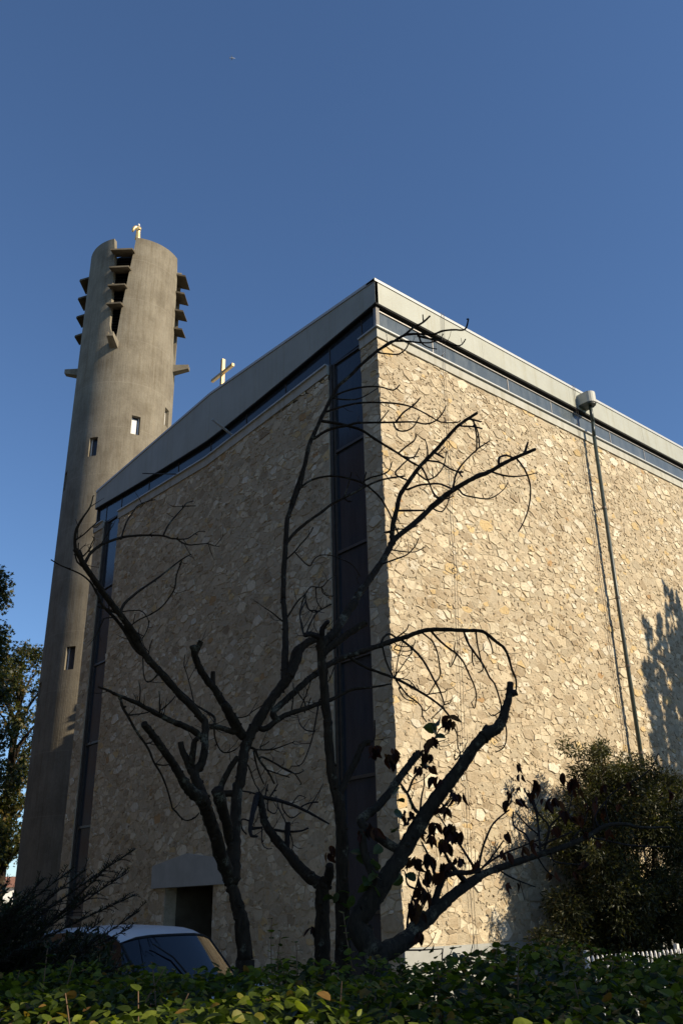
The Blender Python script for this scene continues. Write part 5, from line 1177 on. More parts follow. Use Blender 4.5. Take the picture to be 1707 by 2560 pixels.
TREE_INFO = {
 'A': ('bare_tree', 'bare twin-stemmed pruned tree in front of the church doorway, long arching limbs'),
 'B': ('bare_tree', 'short pollarded tree stump with one knobbly leaning limb and red leaves'),
 'C': ('bare_tree', 'straight dark trunk by the tall window, forking into two cut limbs over the sunlit wall'),
 'D': ('leafy_tree', 'leaning lichened limb and low spreading branch hung with withered red leaves'),
}
rl = random.Random(21)
LV = {}
for ln_ in LEAVES.split('\n'):
    k, t, x, y, z = ln_.split(); LV.setdefault(t, []).append((k, float(x), float(y), float(z)))
random.seed(4)
for key, (nm, lab) in TREE_INFO.items():
    segs = []
    for s_ in TREES[key]:
        kd, rest = s_.split(' ', 1); segs.append((kd, [tuple(map(float, q.split(','))) for q in rest.split()]))
    bx, by, bz, br = segs[0][1][0]
    root = thing(nm, lab, 'tree', (bx, by, 0), 0, 'pruned trees in front of the church')
    tr = MB(); bm_ = MB()
    tr.tube([(0, 0, -.05), (0, 0, .15), (0, 0, bz)], [br * 1.6, br * 1.25, br], 12, bump=.06, sub=3)
    known = []
    ends = []
    for kd, q in segs:
        P = [(x - bx, y - by, z) for x, y, z, r in q]; rr = [r * max(.90, min(1.6, 1.78 - .8 * r / .032)) + .0005 for *_, r in q]
        big = max(rr) > .022
        if known:      # root every limb in the one that carries it
            v0 = Vector(P[0]); j = min(range(len(known)), key=lambda q: (known[q] - v0).length_squared)
            dist = (known[j] - v0).length
            if .004 < dist < .4: P = [tuple(known[j])] + P; rr = [rr[0]] + rr
        for i in range(len(P) - 1):
            for q in range(5): known.append(Vector(P[i]).lerp(Vector(P[i + 1]), q / 5))
        known.append(Vector(P[-1]))
        tgt = tr if kd == 'm' else bm_
        tgt.tube(P, rr, 10 if big else (7 if max(rr) > .006 else 5), bump=.13 if big else .12, sub=5 if big else 4)
        if kd == 'b':
            for i in range(1, len(P)):
                if rl.random() < .30 and rr[i] < .012:   # buds and spur knots
                    v = Vector(P[i]); d = rdir(rl); bm_.tube([v, v + d * rl.uniform(.012, .03)], [rr[i] * 1.1 + .001, rr[i] * .7], 5)
            for i in range(len(P) - 1):      # fine side twigs
                a_ = Vector(P[i]); b2 = Vector(P[i + 1])
                if rr[i] > .03 or rl.random() > .42: continue
                q0 = a_.lerp(b2, rl.random()); ax = (b2 - a_).normalized(); d = (ax * .5 + ax.cross(rdir(rl)).normalized() * .8 + Vector((0, 0, .25))).normalized()
                l_ = rl.uniform(.06, .26); q1 = q0 + d * l_ * .5; q2 = q1 + (d + Vector((rl.gauss(0, .35), rl.gauss(0, .35), .45))).normalized() * l_ * .5
                bm_.tube([q0 - d * rr[i] * .3, q1, q2], [min(.0042, rr[i] * .8), .003, .0016], 5, bump=.15, sub=3)
                if rl.random() < .4: bm_.tube([q1, q1 + (d + rdir(rl) * .8).normalized() * l_ * .4], [.0026, .0014], 5)
            ends.append((Vector(P[-1]), Vector(P[-1]) - Vector(P[-2])))
        else:
            for _ in range(max(2, int(len(P) * 1.2))):    # knots and pruning stubs on the limbs
                i = rl.randrange(len(P) - 1); t = rl.random()
                v = Vector(P[i]).lerp(Vector(P[i + 1]), t); r_ = rr[i] + (rr[i + 1] - rr[i]) * t
                ax = (Vector(P[i + 1]) - Vector(P[i])).normalized(); d = ax.cross(rdir(rl)).normalized()
                tr.tube([v + d * r_ * .5, v + d * r_ * 1.0, v + d * r_ * 1.22], [r_ * .42, r_ * .34, r_ * .2], 7, bump=.2)
    tr.build('trunk', MAT['bark_lichen'] if key in 'D' else MAT['bark'], root, smooth=True)
    bm_.build('branches', MAT['twig'] if key != 'A' else MAT['bark'], root, smooth=True)
    if key in LV:
        red = MB(); grn = MB()
        for kd, x, y, z in LV[key]:
            base = Vector((x - bx, y - by, z)); big = kd.endswith('L')
            if kd[0] in 'dr':
                n_ = rl.randint(4, 7) if big else rl.randint(3, 4)
                for i in range(n_):
                    d = Vector((rl.gauss(0, .45), rl.gauss(0, .45), -1))
                    b2 = base + Vector((rl.gauss(0, .022), rl.gauss(0, .022), rl.uniform(.02, .07) if i else .05))
                    add_leaf(red, b2, d, rdir(rl, -.3, .3), rl.uniform(.06, .125) * (1.15 if big else 1), 'ovate', rl.uniform(.5, 1.1), rl.uniform(-.3, .5))
            else:
                n_ = 1 if kd[0] == 'g' else rl.randint(1, 3)
                for i in range(n_):
                    add_leaf(grn, base + Vector((rl.gauss(0, .015), rl.gauss(0, .015), rl.gauss(0, .015))), rdir(rl, -.6, .5), rdir(rl, .2, 1), rl.uniform(.08, .115), 'broad', .2, .2)
        if red.v: red.build('withered_leaves', MAT['red_leaf'], root)
        if grn.v: grn.build('green_leaves', MAT['green_leaf'], root)

# ------------------------------------------------------------------ hedge in the foreground
FH = Vector((fw.x, fw.y, 0)).normalized(); RH = Vector((FH.y, -FH.x, 0))
def loc(a, d, z): return Vector((CAM.x, CAM.y, 0)) + RH * a + FH * d + Vector((0, 0, z))
hedge = thing('hedge', 'leafy clipped green hedge along the bottom of the view, sunlit at its near left end', 'hedge', loc(0, 4, 0))
def hb(a, d):     # height of the clipped top, a little uneven
    return 1.30 + .022 * max(-1, min(1, a)) + .035 * math.sin(a * 2.3 + d) + .03 * math.sin(a * 5.1 - d * 3) + .04 * math.exp(-((a + .1) / .7) ** 2) + .02 * (d - 4) + .015 * math.sin(a * 11 + d * 7)
rh = random.Random(8); o_h = loc(0, 4, 0)
lf = MB(); inner = MB(); stm = MB()
for i in range(18500):
    a = rh.uniform(-3.1, 4.4); d = rh.uniform(2.35, 5.6)
    z = hb(a, d) - abs(rh.gauss(0, .055))
    dr = rdir(rh, -.55, .6); upv = Vector((rh.gauss(0, .6), rh.gauss(0, .6), 1)) 
    add_leaf(lf, loc(a, d, z) - o_h, dr, upv, rh.uniform(.026, .058), 'broad' if rh.random() < .35 else 'ovate', rh.uniform(.05, .4), rh.uniform(0, .35))
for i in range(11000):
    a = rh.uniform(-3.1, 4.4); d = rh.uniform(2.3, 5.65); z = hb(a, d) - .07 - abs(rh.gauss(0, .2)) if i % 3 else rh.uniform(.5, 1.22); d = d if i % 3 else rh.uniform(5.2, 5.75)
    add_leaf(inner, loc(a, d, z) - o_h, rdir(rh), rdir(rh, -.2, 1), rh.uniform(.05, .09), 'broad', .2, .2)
for k in range(46):   # woody stems under the leaves
    a = rh.uniform(-3, 4.3); d = rh.uniform(2.5, 5.5)
    stm.tube([loc(a, d, 0) - o_h, loc(a + rh.gauss(0, .1), d + rh.gauss(0, .1), .6) - o_h, loc(a + rh.gauss(0, .2), d + rh.gauss(0, .2), hb(a, d) - .06) - o_h], [.014, .01, .005], 5, sub=2)
SHOOTS = [(-10.89,-9.96,1.40),(-10.85,-9.98,1.40),(-10.97,-10.37,1.34),(-10.95,-9.37,1.43),(-11.02,-9.23,1.47),(-11.17,-10.37,1.36),(-9.75,-9.27,1.50),(-9.81,-9.48,1.45),(-8.92,-10.04,1.39),(-9.31,-10.2,1.38),(-9.27,-9.67,1.38),(-11.43,-10.36,1.37),(-9.56,-8.92,1.56),(-9.23,-9.17,1.58)]
SH2 = [tuple(q) for q in SHOOTS]
for i in range(34):
    a = rh.uniform(-2.2, 3.6); d = rh.uniform(2.7, 5.5); SH2.append(tuple(loc(a, d, hb(a, d) + rh.uniform(.0, .07))))
for (x, y, z) in SH2:
    top = Vector((x, y, z)) - o_h; bot = top + Vector((rh.gauss(0, .04), rh.gauss(0, .04), -.28))
    mid = (top + bot) / 2 + Vector((rh.gauss(0, .012), rh.gauss(0, .012), 0))
    stm.tube([bot, mid, top], [.0035, .003, .002], 5, sub=3)
    n_ = 7
    for j in range(n_):
        t = .25 + .75 * j / (n_ - 1); q = bot.lerp(top, t); an = j * 2.4 + rh.uniform(-.4, .4)
        add_leaf(lf, q, (math.cos(an), math.sin(an), rh.uniform(.1, .7)), (0, 0, 1), rh.uniform(.035, .068) * (1.15 - .45 * t), 'broad', rh.uniform(.1, .4), rh.uniform(0, .3))
lf.build('foliage', MAT['hedge'], hedge); inner.build('inner_foliage', MAT['dark_leaf'], hedge); stm.build('stems', MAT['stem'], hedge, smooth=True)

# ------------------------------------------------------------------ yew at the left
yw = loc(-2.75, 5.35, 0)
yew = thing('yew_bush', 'dark feathery yew bush with long rising sprays, in front of the car', 'bush', yw)
ry = random.Random(14); nd = MB(); ys = MB()
TIPS = [(-10.05,-8.14,1.97),(-10.08,-8.13,1.84),(-10.03,-8.15,1.71),(-10.0,-8.16,1.62),(-10.04,-8.15,1.53),(-10.18,-8.07,1.88),(-10.38,-7.98,1.86),(-10.26,-8.03,1.73),(-10.53,-7.92,1.80),(-10.62,-7.88,1.69),(-10.69,-7.85,1.61),(-10.2,-8.07,1.57),(-10.31,-8.01,1.49),(-10.49,-7.93,1.67)]
for i in range(110):
    b_ = Vector(ry.choice(TIPS)); TIPS.append(tuple(b_ + Vector((ry.uniform(-.9, -.05), ry.uniform(-.3, .5), ry.uniform(-.55, -.02)))))
def spray(p0, p1, p2, r0, lvl):
    pts = [Vector(p0).lerp(Vector(p1), t).lerp(Vector(p1).lerp(Vector(p2), t), t) for t in [i / 8 for i in range(9)]]
    ys.tube(pts, [r0 * (1 - .8 * i / 8) + .001 for i in range(9)], 5)
    ln = sum((pts[i + 1] - pts[i]).length for i in range(8))
    if lvl == 0:
        n_ = int(ln / .036)
        for j in range(n_):
            t = .25 + .75 * j / n_; k = min(7, int(t * 8)); q = pts[k].lerp(pts[k + 1], t * 8 - k); d = (pts[k + 1] - pts[k]).normalized()
            side = d.cross(Vector((ry.gauss(0, .4), ry.gauss(0, .4), 1))).normalized() * (1 if j % 2 else -1)
            l2 = ry.uniform(.14, .34) * (1.1 - .8 * t)
            e = q + (d * .75 + side * .75).normalized() * l2 + Vector((0, 0, -.02 * l2))
            spray(q, q.lerp(e, .5) + Vector((0, 0, .02)), e, .0025, 1)
    n_ = int(ln / .0075)
    for j in range(n_):
        t = (j + .5) / n_
        if lvl == 0 and t < .2: continue
        k = min(7, int(t * 8)); q = pts[k].lerp(pts[k + 1], t * 8 - k); d = (pts[k + 1] - pts[k]).normalized()
        side = (d.cross(Vector((0, 0, 1))) * (1 if j % 2 else -1) + Vector((0, 0, ry.uniform(-.4, .5)))).normalized()
        e = (d * .6 + side).normalized(); l2 = ry.uniform(.020, .034); s_ = e.cross(Vector((0, 0, 1))).normalized() * .0036
        nd.add([q - s_, q + s_, q + e * l2 + s_ * .6, q + e * l2 - s_ * .6], [(0, 1, 2, 3)])
for tip in TIPS:
    tp = Vector(tip) - yw; p0 = Vector((ry.gauss(0, .12), ry.gauss(0, .12), ry.uniform(.5, 1.0)))
    mid = p0.lerp(tp, .55) + Vector((0, 0, ry.uniform(-.02, .10)))
    spray(p0, mid, tp, .009, 0)
for i in range(6):
    ys.tube([(ry.gauss(0, .06), ry.gauss(0, .06), 0), (ry.gauss(0, .1), ry.gauss(0, .1), .6), (ry.gauss(0, .15), ry.gauss(0, .15), 1.05)], [.035, .025, .012], 7, sub=2)
ym = []
for i in range(60):
    a_ = ry.uniform(-3.1, -1.4); q = loc(a_, ry.uniform(5.75, 6.5), 0) - yw; ym.append((q.x, q.y, ry.uniform(1.0, 1.22 + .46 * min(1, (-1.35 - a_) / .9)), .20))
nd2 = MB()
for i in range(20000):
    cx, cy, cz, rad = ry.choice(ym); d = rdir(ry); q = Vector((cx, cy, cz)) + d * rad * ry.random() ** .5
    add_leaf(nd2, q, Vector((ry.gauss(.25, .5), ry.gauss(0, .5), ry.gauss(.5, .5))), rdir(ry), ry.uniform(.035, .065), 'narrow', .1, .1)
nd2.build('inner_foliage', MAT['needle'], yew)
nd.build('needles', MAT['needle'], yew); ys.build('stems', MAT['twig'], yew)

# ------------------------------------------------------------------ leafy crowns
def crown(mb, clumps, n, size, kind, r, squash=1.0, droop=0, shell=.55, aspect=None):
    """leaves in clumps (cx,cy,cz,rad); gaps stay between the clumps"""
    wts = [c[3] ** 2 for c in clumps]
    for i in range(n):
        cx, cy, cz, rad = r.choices(clumps, wts)[0]
        d = rdir(r); q = Vector((cx, cy, cz)) + Vector((d.x, d.y, d.z * squash)) * rad * (shell + (1 - shell) * r.random()) * (1 if r.random() < .8 else r.random())
        dr = Vector((d.x + r.gauss(0, .6), d.y + r.gauss(0, .6), d.z * .6 + r.gauss(0, .6) - droop))
        s_ = size * r.uniform(.7, 1.25)
        if kind == 'plane':
            u = rdir(r); dr.normalize(); sd = dr.cross(u).normalized(); V = []
            for k, (a, l) in enumerate(((-2.4, .55), (-1.75, .28), (-1.15, .85), (-.6, .42), (0, 1.0), (.6, .42), (1.15, .85), (1.75, .28), (2.4, .55), (3.14, .12))):
                V.append(q + (dr * math.cos(a) + sd * math.sin(a)) * l * s_ * .6)
            mb.add(V, [tuple(range(10))])
        else:
            add_leaf(mb, q, dr, rdir(r), s_, kind, .15, .15)

# slender-leaved bush against the right wall
bsh = Vector((5.35, -1.35, 0)); rb = random.Random(33)
bush = thing('wall_bush', 'tall loose bush with narrow olive green leaves against the sunlit stone wall', 'bush', bsh)
cl_ = []
for i in range(190):
    z = rb.uniform(.9, 4.5); rr = 1.75 * (1 - max(0, (z - 2.2) / 2.9) ** 1.6) ** .5 if z < 5.1 else .2
    an = rb.uniform(0, 2 * math.pi); q = rb.uniform(.35, 1) * rr
    x_ = q * math.cos(an) * 1.55 + .75; y_ = q * math.sin(an) * .62
    cl_.append((x_, y_, z, rb.uniform(.26, .48)))
for i in range(60): cl_.append((rb.uniform(-1.4, 3.0), rb.gauss(0, .35), rb.uniform(.3, 1.5), .32))
for i in range(9): cl_.append((-.5 + rb.gauss(0, .5), rb.gauss(0, .3), 4.6 + rb.uniform(0, .35), .22))
for i in range(14): cl_.append((-1.6 + rb.gauss(0, .35), rb.gauss(.2, .35), rb.uniform(.8, 3.4), .28))
lf = MB(); crown(lf, cl_, 98000, .10, 'narrow', rb, 1.0, .3, .3); lf.build('foliage', MAT['olive'], bush)
tr = MB()
for i in range(7):
    x_ = rb.gauss(0, .45); y_ = rb.gauss(0, .25); tr.tube([(x_ * .3, y_ * .3, 0), (x_, y_, 1.4), (x_ * 1.5 + rb.gauss(0, .2), y_ * 1.3, 2.8), (x_ * 2 + rb.gauss(0, .3), y_ * 1.4, 4.2)], [.055, .045, .03, .01], 7, sub=3, bump=.1)
for c_ in cl_[::2]:
    tr.tube([(c_[0] * .4, c_[1] * .4, c_[2] - .9), (c_[0] * .75, c_[1] * .7, c_[2] - .3), (c_[0], c_[1], c_[2] + .1)], [.012, .009, .003], 5, sub=2)
tr.build('stems', MAT['bark'], bush, smooth=True)

# plane trees behind the tower at the left
def plane_tree(name, x, y, h, rad, n, label, seed, zlo, group=None, sz=.27):
    r = random.Random(seed); root = thing(name, label, 'tree', (x, y, 0), 0, group)
    tr = MB(); tr.tube([(0, 0, -.1), (.1, 0, h * .3), (-.1, .15, h * .6), (.1, 0, h * .85)], [.42, .33, .2, .06], 9, sub=4, bump=.06)
    cl_ = []
    for i in range(46):
        z = r.uniform(zlo, h - .8); f_ = (z - zlo) / (h - zlo); rr = rad * (math.sin(math.pi * min(1, .18 + .82 * f_)) ** .6)
        an = r.uniform(0, 6.283); q = rr * r.uniform(.45, 1)
        cl_.append((q * math.cos(an), q * math.sin(an), z, r.uniform(.6, 1.25)))
        tr.tube([(0, 0, max(h * .2, z - 2.5)), (cl_[-1][0] * .5, cl_[-1][1] * .5, z - .8), cl_[-1][:3]], [.11, .07, .02], 6, sub=2)
    for i in range(4): cl_.append((r.gauss(0, .7), r.gauss(0, .7), h - .6, .7))
    lf = MB(); crown(lf, cl_, n, sz, 'plane', r, 1, .35, .35)
    tr.build('trunk', MAT['bark'], root, smooth=True); lf.build('crown', MAT['plane'], root)
def azp(az, d): return CAM.x + d * math.sin(R(az)), CAM.y + d * math.cos(R(az))
plane_tree('plane_tree', *azp(16.9, 56), 21.6, 4.4, 19000, 'tall dark plane tree at the left edge, ragged crown against the sky', 5, 2.2, 'plane trees at the left')
plane_tree('plane_tree', *azp(20.2, 62), 18.6, 3.0, 12000, 'slimmer yellowing plane tree half hidden behind the foot of the tower', 6, 5.0, 'plane trees at the left')

# white house glimpsed under the plane trees
hx, hy = azp(18.7, 88); hm = math.atan2(CAM.y - hy, CAM.x - hx) + math.pi / 2
house = thing('white_house', 'low white house with an awning glimpsed at the far left under the trees', 'house', (hx, hy, 0), hm)
b_ = MB(); b_.box((-6, 0, 0), (6.2, 8, 4.0)); b_.build('wall', MAT['white_paint'], house)
b_ = MB(); b_.add([(-6.3, -.3, 4.0), (6.5, -.3, 4.0), (6.5, 8.3, 4.0), (-6.3, 8.3, 4.0), (-6.3, 4, 5.0), (6.5, 4, 5.0)], [(0, 1, 5, 4), (2, 3, 4, 5), (0, 4, 3), (1, 2, 5), (3, 2, 1, 0)]); b_.build('roof', mottled('clay_tile', (.22, .10, .06), (.32, .16, .10), 5, .85, .2), house)
for x_ in (-4.2, -.8, 2.4, 4.6):
    b_ = MB(); b_.box((x_, -.04, 1.0), (x_ + 1.2, -.001, 2.3)); b_.build('window', MAT['glass'], house)
b_ = MB(); b_.add([(1.5, -.06, 3.0), (5.8, -.06, 3.0), (5.8, -1.3, 2.5), (1.5, -1.3, 2.5), (1.5, -.06, 2.96), (5.8, -.06, 2.96), (5.8, -1.3, 2.46), (1.5, -1.3, 2.46)], [(0, 1, 2, 3), (7, 6, 5, 4), (3, 2, 6, 7), (0, 3, 7, 4), (1, 5, 6, 2)]); b_.build('awning', MAT['hopper'], house)
rs = random.Random(2); sx_, sy_ = azp(20.0, 80)
sh_ = thing('red_shrub', 'reddish shrub in front of the distant white house', 'shrub', (sx_, sy_, 0)); lf = MB()
crown(lf, [(rs.uniform(-2, 1.2), rs.gauss(0, .3), rs.uniform(.5, 2.2), .5) for _ in range(12)], 900, .22, 'ovate', rs); lf.build('foliage', MAT['pink_leaf'], sh_)
tr = MB(); [tr.tube([(rs.uniform(-1.5, 1), 0, 0), (rs.uniform(-1.8, 1.1), 0, 2)], [.04, .02], 5) for _ in range(5)]; tr.build('stems', MAT['twig'], sh_)

# trees outside the frame that throw the shadows on the right wall
def conifer(name, x, y, h, rad, n, label, seed):
    r = random.Random(seed); root = thing(name, label, 'tree', (x, y, 0), 0, 'conifers beside the church')
    tr = MB(); tr.tube([(0, 0, -.1), (0, 0, h * .5), (0, 0, h * .97)], [.28, .17, .03], 8, sub=2)
    lf = MB()
    tips = [(0, 0, h, .9)] + [(r.gauss(0, rad * .42), r.gauss(0, rad * .42), h - r.uniform(1.0, 4.5), r.uniform(.35, .6)) for _ in range(9)]
    for i in range(n):
        tx, ty, tz, k = r.choice(tips); t = r.random() ** .75; z = tz * (1 - .9 * t); rr = (.05 + t ** .8 * rad * k)
        an = r.uniform(0, 6.283); q = rr * math.sqrt(r.random()); b2 = (tx * (1 - .3 * t) + q * math.cos(an), ty * (1 - .3 * t) + q * math.sin(an), z)
        add_leaf(lf, b2, (math.cos(an) * .4 + r.gauss(0, .2), math.sin(an) * .4 + r.gauss(0, .2), 1 + r.gauss(0, .3)), rdir(r), r.uniform(.22, .5), 'ovate', .1, .1)
    for i in range(40):
        z = r.uniform(.2, .9) * h; an = r.uniform(0, 6.283); l = rad * (1 - z / h) * .9; tr.tube([(0, 0, z - .3), (l * math.cos(an), l * math.sin(an), z + .3)], [.05, .012], 5)
    tr.build('trunk', MAT['bark'], root); lf.build('crown', MAT['conifer'], root)
conifer('conifer_tree', 15.6, -7.6, 15.9, 2.6, 10500, 'tall conifer beyond the right edge of the view beside the church wall', 9)
conifer('conifer_tree', 8.3, 21.4, 17.6, 2.0, 6000, 'slim conifer between the church and the tower, screened by the church', 12)
def broadleaf(name, x, y, h, rad, zlo, n, label, seed, sz):
    r = random.Random(seed); root = thing(name, label, 'tree', (x, y, 0)); tr = MB()
    tr.tube([(0, 0, -.1), (.05, 0, zlo * .6), (-.05, .1, zlo + .3), (0, 0, h * .8)], [rad * .1, rad * .08, rad * .06, .03], 9, sub=4, bump=.06)
    cl_ = []
    for i in range(60):
        d = rdir(r); k = r.random() ** .45; cl_.append((d.x * k * rad, d.y * k * rad, (zlo + h) / 2 + d.z * k * (h - zlo) / 2, rad * r.uniform(.16, .27)))
        tr.tube([(0, 0, zlo), (cl_[-1][0] * .5, cl_[-1][1] * .5, (cl_[-1][2] + zlo) / 2 + .2), cl_[-1][:3]], [rad * .03, rad * .02, .01], 6, sub=2)
    lf = MB(); crown(lf, cl_, n, sz, 'ovate', r, 1, .2, .25)
    tr.build('trunk', MAT['bark'], root, smooth=True); lf.build('crown', MAT['green_leaf'], root)
broadleaf('shade_tree', 8.8, -7.9, 9.2, 2.7, 2.8, 9000, 'round leafy tree beyond the right edge of the view by the white fence', 10, .17)
ov = loc(3.2, -2.2, 0)
broadleaf('sky_blocking_tree', ov.x, ov.y, 13.5, 5.2, 6.6, 15000, 'large unseen tree added behind the viewer to block the sky above the hedge', 13, .34)  # added overhead crown, keeps skylight off the hedge

# ------------------------------------------------------------------ fence behind the hedge
fence = thing('picket_fence', 'white metal picket fence showing just above the hedge at the right', 'fence', (-1.2, -5.0, 0))
b_ = MB(); b_.box((0, -.02, .18), (9.6, .015, .23)); b_.build('rail', MAT['white_paint'], fence)
b_ = MB(); b_.box((0, -.02, .70), (9.6, .015, .75)); b_.build('rail', MAT['white_paint'], fence)
for i in range(5):
    b_ = MB(); b_.box((i * 2.38, .018, 0), (i * 2.38 + .06, .078, 1.0)); b_.build('post', MAT['white_paint'], fence)
pk = MB(); pk.tube([(0, 0, .08), (0, 0, .90), (0, 0, .935)], [.019, .019, .010], 8)
pk0 = pk.build('picket', MAT['white_paint'], fence, smooth=False); pk0.location = (.05, -.042, 0)
for i in range(1, 84):
    if i in (41, 63): continue
    o = pk0.copy(); col.objects.link(o); o.parent = fence; o.location = (.05 + i * .114, -.042, 0)

# ------------------------------------------------------------------ parked car, tail towards the street
ch_ = math.atan2(math.cos(R(-8)), math.sin(R(-8)))           # driving direction (azimuth 352 deg)
cxy = (-7.86, -3.35)
car = thing('parked_car', 'white hatchback parked behind the hedge, only its roof and rear window showing', 'car', (*cxy, 0), ch_)
MAT['car_paint'] = mottled('white_car_paint', (.60, .62, .63), (.66, .68, .69), 2, .25, 0, .01, .5)
m_, nt_, b2_ = new_mat('car_glass'); b2_.inputs['Base Color'].default_value = (.006, .007, .009, 1); b2_.inputs['Roughness'].default_value = .03; b2_.inputs['IOR'].default_value = 1.55; MAT['car_glass'] = m_
MAT['rubber'] = mottled('tyre_rubber', (.015, .015, .015), (.03, .03, .03), 20, .8, .1, .002, .2)
MAT['rim'] = mottled('alloy_rim', (.45, .45, .46), (.6, .6, .62), 9, .35, 0, .01, .5, .8)
MAT['tail_lamp'] = mottled('tail_lamp_red', (.25, .01, .01), (.35, .02, .02), 9, .2, 0, .01, .5)
# stations along x (rear -2.0 .. front 2.0): roof height, belt height, half width at belt / roof
xs_ = [-1.98, -1.9, -1.62, -1.28, -1.12, -.9, -.3, .4, .8, 1.35, 1.75, 1.98]
roofz = [.62, .93, .965, 1.40, 1.455, 1.48, 1.5, 1.475, 1.40, .99, .86, .62]
beltz = [.6, .90, .95, .97, .96, .95, .93, .93, .92, .93, .82, .58]
hwb = [.70, .79, .81, .83, .835, .84, .84, .84, .84, .82, .79, .68]
hwr = [.66, .76, .78, .60, .59, .585, .58, .575, .58, .76, .74, .62]
NS = 13
def sect(i):
    x = xs_[i]; rz = roofz[i]; bz_ = beltz[i]; pts = []
    for k in range(NS):     # over the top, left belt to right belt
        t = -1 + 2 * k / (NS - 1)
        at_ = abs(t)
        if at_ > .70:
            u = (1 - at_) / .30; y = hwb[i] + (hwr[i] - hwb[i]) * u; z = bz_ + (rz - .07 - bz_) * u
        else:
            u = at_ / .70; y = hwr[i] * (.06 * u ** 3 * 0 + u); z = rz - .07 * u ** 4
        # the tail and windscreen glass curve round the sides
        xx = x + (.26 * (at_ ** 2) if i in (2, 3, 4) else (-.2 * (at_ ** 2.2) if i in (8, 9) else 0))
        pts.append((xx, math.copysign(y, t) if t else 0, z))
    return pts
secs = [sect(i) for i in range(len(xs_))]
body = MB(); V = [q for s in secs for q in s]; F = []; G = {}
glassq = {}
for i in range(len(xs_) - 1):
    for k in range(NS - 1):
        f_ = (i * NS + k, (i + 1) * NS + k, (i + 1) * NS + k + 1, i * NS + k + 1)
        side = k in (0, 1) or k in (NS - 2, NS - 3)
        key = None
        if i == 2 and 1 <= k <= NS - 3 + 0: key = 'rear_window' if 2 <= k <= NS - 4 else None
        if i == 8 and 2 <= k <= NS - 4: key = 'windscreen'
        if (3 <= i <= 7 and side) or (i == 2 and k >= NS - 3): key = 'side_window'
        if key: glassq.setdefault(key, []).append(f_)
        else: F.append(f_)
body.add(V, F)
# lower body: flanks and ends
low = []
for i in range(len(xs_)):
    for y, z in ((-hwb[i], beltz[i]), (-hwb[i] - .02, .62), (-hwb[i], .35), (-hwb[i] + .06, .2), (hwb[i] - .06, .2), (hwb[i], .35), (hwb[i] + .02, .62), (hwb[i], beltz[i])):
        low.append((xs_[i] + (.04 if z < .5 and i == 0 else 0), y, min(z, beltz[i])))
F = []
for i in range(len(xs_) - 1):
    for k in range(7): F.append((i * 8 + k + 1, (i + 1) * 8 + k + 1, (i + 1) * 8 + k, i * 8 + k))
F.append(tuple(range(8))); F.append(tuple((len(xs_) - 1) * 8 + k for k in range(7, -1, -1)))
body.add(low, F)
bo = body.build('body', MAT['car_paint'], car, smooth=True); bo.data.set_sharp_from_angle(angle=R(32))
for key, fs in glassq.items():
    groups = [fs] if key != 'side_window' else [[f_ for f_ in fs if f_[0] % NS < 4], [f_ for f_ in fs if f_[0] % NS > 6]]
    for gq in groups:
        gm = MB(); idx = sorted({i for f_ in gq for i in f_}); mp_ = {a: j for j, a in enumerate(idx)}
        gm.add([V[i] for i in idx], [tuple(mp_[i] for i in f_) for f_ in gq]); gm.build(key, MAT['car_glass'], car, smooth=True)
seal = [secs[2][k] for k in range(2, NS - 3)] + [secs[3][k] for k in range(NS - 3, 1, -1)] + [secs[2][2]]
t_ = MB(); t_.tube(seal, [.014] * len(seal), 6); t_.build('window_seal', MAT['rubber'], car)
a_ = Vector(secs[2][6]); b2_ = Vector(secs[3][8]); t_ = MB(); t_.tube([a_ + Vector((-.03, 0, .0)), a_.lerp(b2_, .5) + Vector((-.03, 0, .02)), a_.lerp(b2_, .8) + Vector((-.03, .1, .02))], [.012, .009, .006], 5); t_.build('wiper', MAT['rubber'], car)
for sx2, sy2 in ((-1.22, -1), (-1.22, 1), (1.28, -1), (1.28, 1)):
    y = sy2 * .74
    t_ = MB(); t_.tube([(sx2, y - .1, .3), (sx2, y - .085, .3), (sx2, y + .085, .3), (sx2, y + .1, .3)], [.26, .3, .3, .26], 24); ty_ = t_.build('tyre', MAT['rubber'], car)
    t_ = MB(); t_.tube([(sx2, y + sy2 * .09, .3), (sx2, y + sy2 * .112, .3)], [.19, .17], 18); t_.build('rim', MAT['rim'], ty_)
for sy2 in (-1, 1):
    t_ = MB(); t_.box((-2.005, sy2 * .72 - .07, .62), (-1.93, sy2 * .72 + .07, .86)); t_.build('tail_light', MAT['tail_lamp'], car)
    t_ = MB(); t_.tube([(.95, sy2 * .86, .95), (.97, sy2 * .98, .98)], [.07, .08], 10); t_.build('mirror', MAT['car_paint'], car)
t_ = MB(); t_.box((-2.03, -.72, .3), (-1.96, .72, .5)); t_.build('bumper', MAT['car_paint'], car)

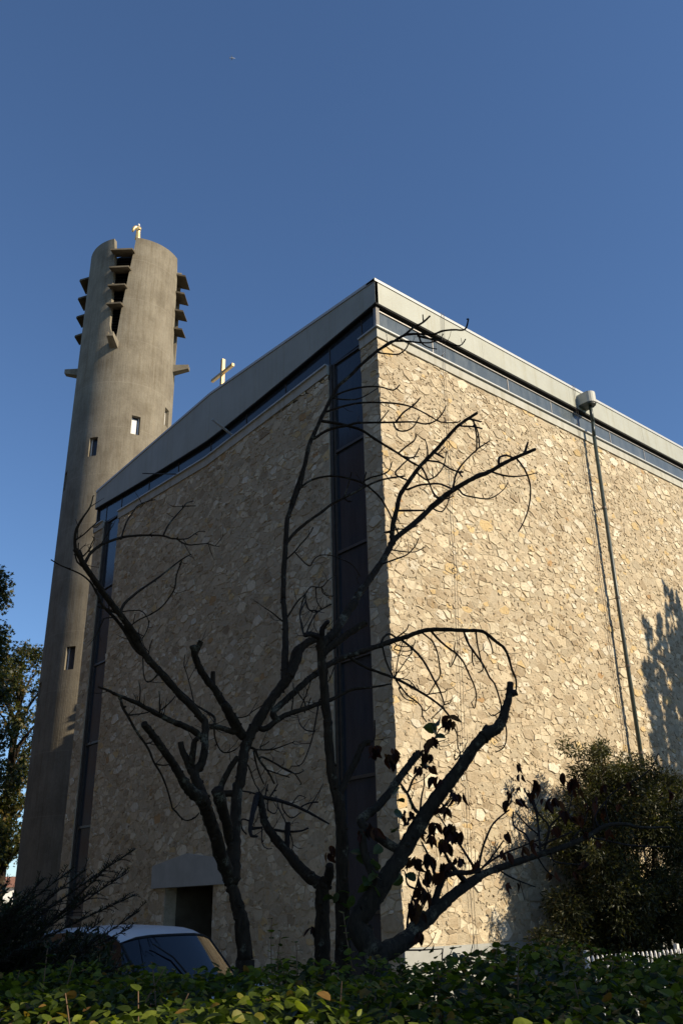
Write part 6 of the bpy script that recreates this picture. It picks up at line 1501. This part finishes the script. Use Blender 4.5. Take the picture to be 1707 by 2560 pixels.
# ------------------------------------------------------------------ airliner high in the sky
pl_ = thing('airliner', 'tiny white airliner high in the blue sky', 'airplane', (2070, 3401, 5022), math.atan2(-11, 18))
pl_.rotation_euler = (R(-42), 0, math.atan2(-11, 18))    # banking, belly towards the sun
b_ = MB(); b_.tube([(-17, 0, 0), (-15, 0, 0), (-4, 0, 0), (14, 0, 0), (17, 0, -.3)], [.6, 1.4, 2, 2, .5], 12); b_.build('fuselage', MAT['white_paint'], pl_, smooth=True)
for s_ in (-1, 1):
    b_ = MB(); v = [(3, s_ * 1.5, -.6), (-3, s_ * 1.5, -.6), (-7, s_ * 15, .6), (-4.6, s_ * 15, .6)]
    b_.add(v + [(x, y, z + .35) for x, y, z in v], [(0, 1, 2, 3), (7, 6, 5, 4), (0, 4, 5, 1), (1, 5, 6, 2), (2, 6, 7, 3), (3, 7, 4, 0)]); b_.build('wing', MAT['white_paint'], pl_)
    b_ = MB(); b_.tube([(2.2, s_ * 5, -1.6), (-1.2, s_ * 5, -1.4)], [.9, .7], 10); b_.build('engine', MAT['white_paint'], pl_)
b_ = MB(); b_.box((-17, -.2, 1), (-13.5, .2, 6)); b_.box((-17, -6, .8), (-14.5, 6, 1.0)); b_.build('tail', MAT['white_paint'], pl_)

# ------------------------------------------------------------------ unseen apartment block, added and sized to shade the garden
sh_ = Vector((sun_v.x, sun_v.y, 0)).normalized(); sp_ = Vector((-sh_.y, sh_.x, 0))
def lc(l, c): return sp_ * l + sh_ * c
bc = lc(-8.9, 22)
blk = thing('sun_blocker', 'unseen beige apartment block added behind the viewer to shade the garden', 'building', bc, math.atan2(sp_.y, sp_.x))
HB = 25.5
b_ = MB(); b_.box((-5.38, -11, 0), (5.8, 0, HB)); b_.build('wall', mottled('beige_render', (.20, .17, .13), (.26, .22, .17), 2, .9, .1), blk)
b_ = MB(); b_.box((-5.58, -11.2, HB + .002), (6.0, .2, HB + .3)); b_.build('roof', MAT['plinth'], blk)
for fl in range(8):
    for k in range(4):
        x_ = -4.4 + k * 2.4; z_ = 1.1 + fl * 3.1
        b_ = MB(); b_.box((x_, .001, z_), (x_ + 1.3, .03, z_ + 1.5)); wn = b_.build('window', MAT['glass'], blk)
        b_ = MB(); b_.box((x_ - .08, .001, z_ - .09), (x_ + 1.38, .10, z_ - .002)); b_.build('sill', MAT['plinth'], wn)

def sky_blocker(y, label):  # added unseen block, cuts skylight on the left wall
  bl2 = thing('sky_blocker', label, 'building', (-19.5, y, 0), 0, 'added sky-blocking blocks across the forecourt')
  b_ = MB(); b_.box((-12, -19, 0), (0, 20, 29)); b_.build('wall', mottled('dark_brick', (.085, .058, .036), (.12, .082, .052), 3, .9, .1), bl2)
  b_ = MB(); b_.box((-12.2, -19.2, 29.002), (.25, 20.2, 29.35)); b_.build('roof', MAT['frame'], bl2)
  for fl in range(8):
      for k in range(10):
          y_ = -17.5 + k * 3.7; z_ = 1.0 + fl * 3.3
          b_ = MB(); b_.box((.001, y_, z_), (.03, y_ + 1.5, z_ + 1.6)); wn = b_.build('window', MAT['glass'], bl2)
          b_ = MB(); b_.box((.001, y_ - .08, z_ - .1), (.10, y_ + 1.58, z_ - .002)); b_.build('sill', MAT['frame'], wn)

sky_blocker(14, 'unseen dark brick block added across the forecourt to cut skylight on the church front')
sky_blocker(56, 'unseen dark brick block added beyond its twin to darken reflections in the glass strip')
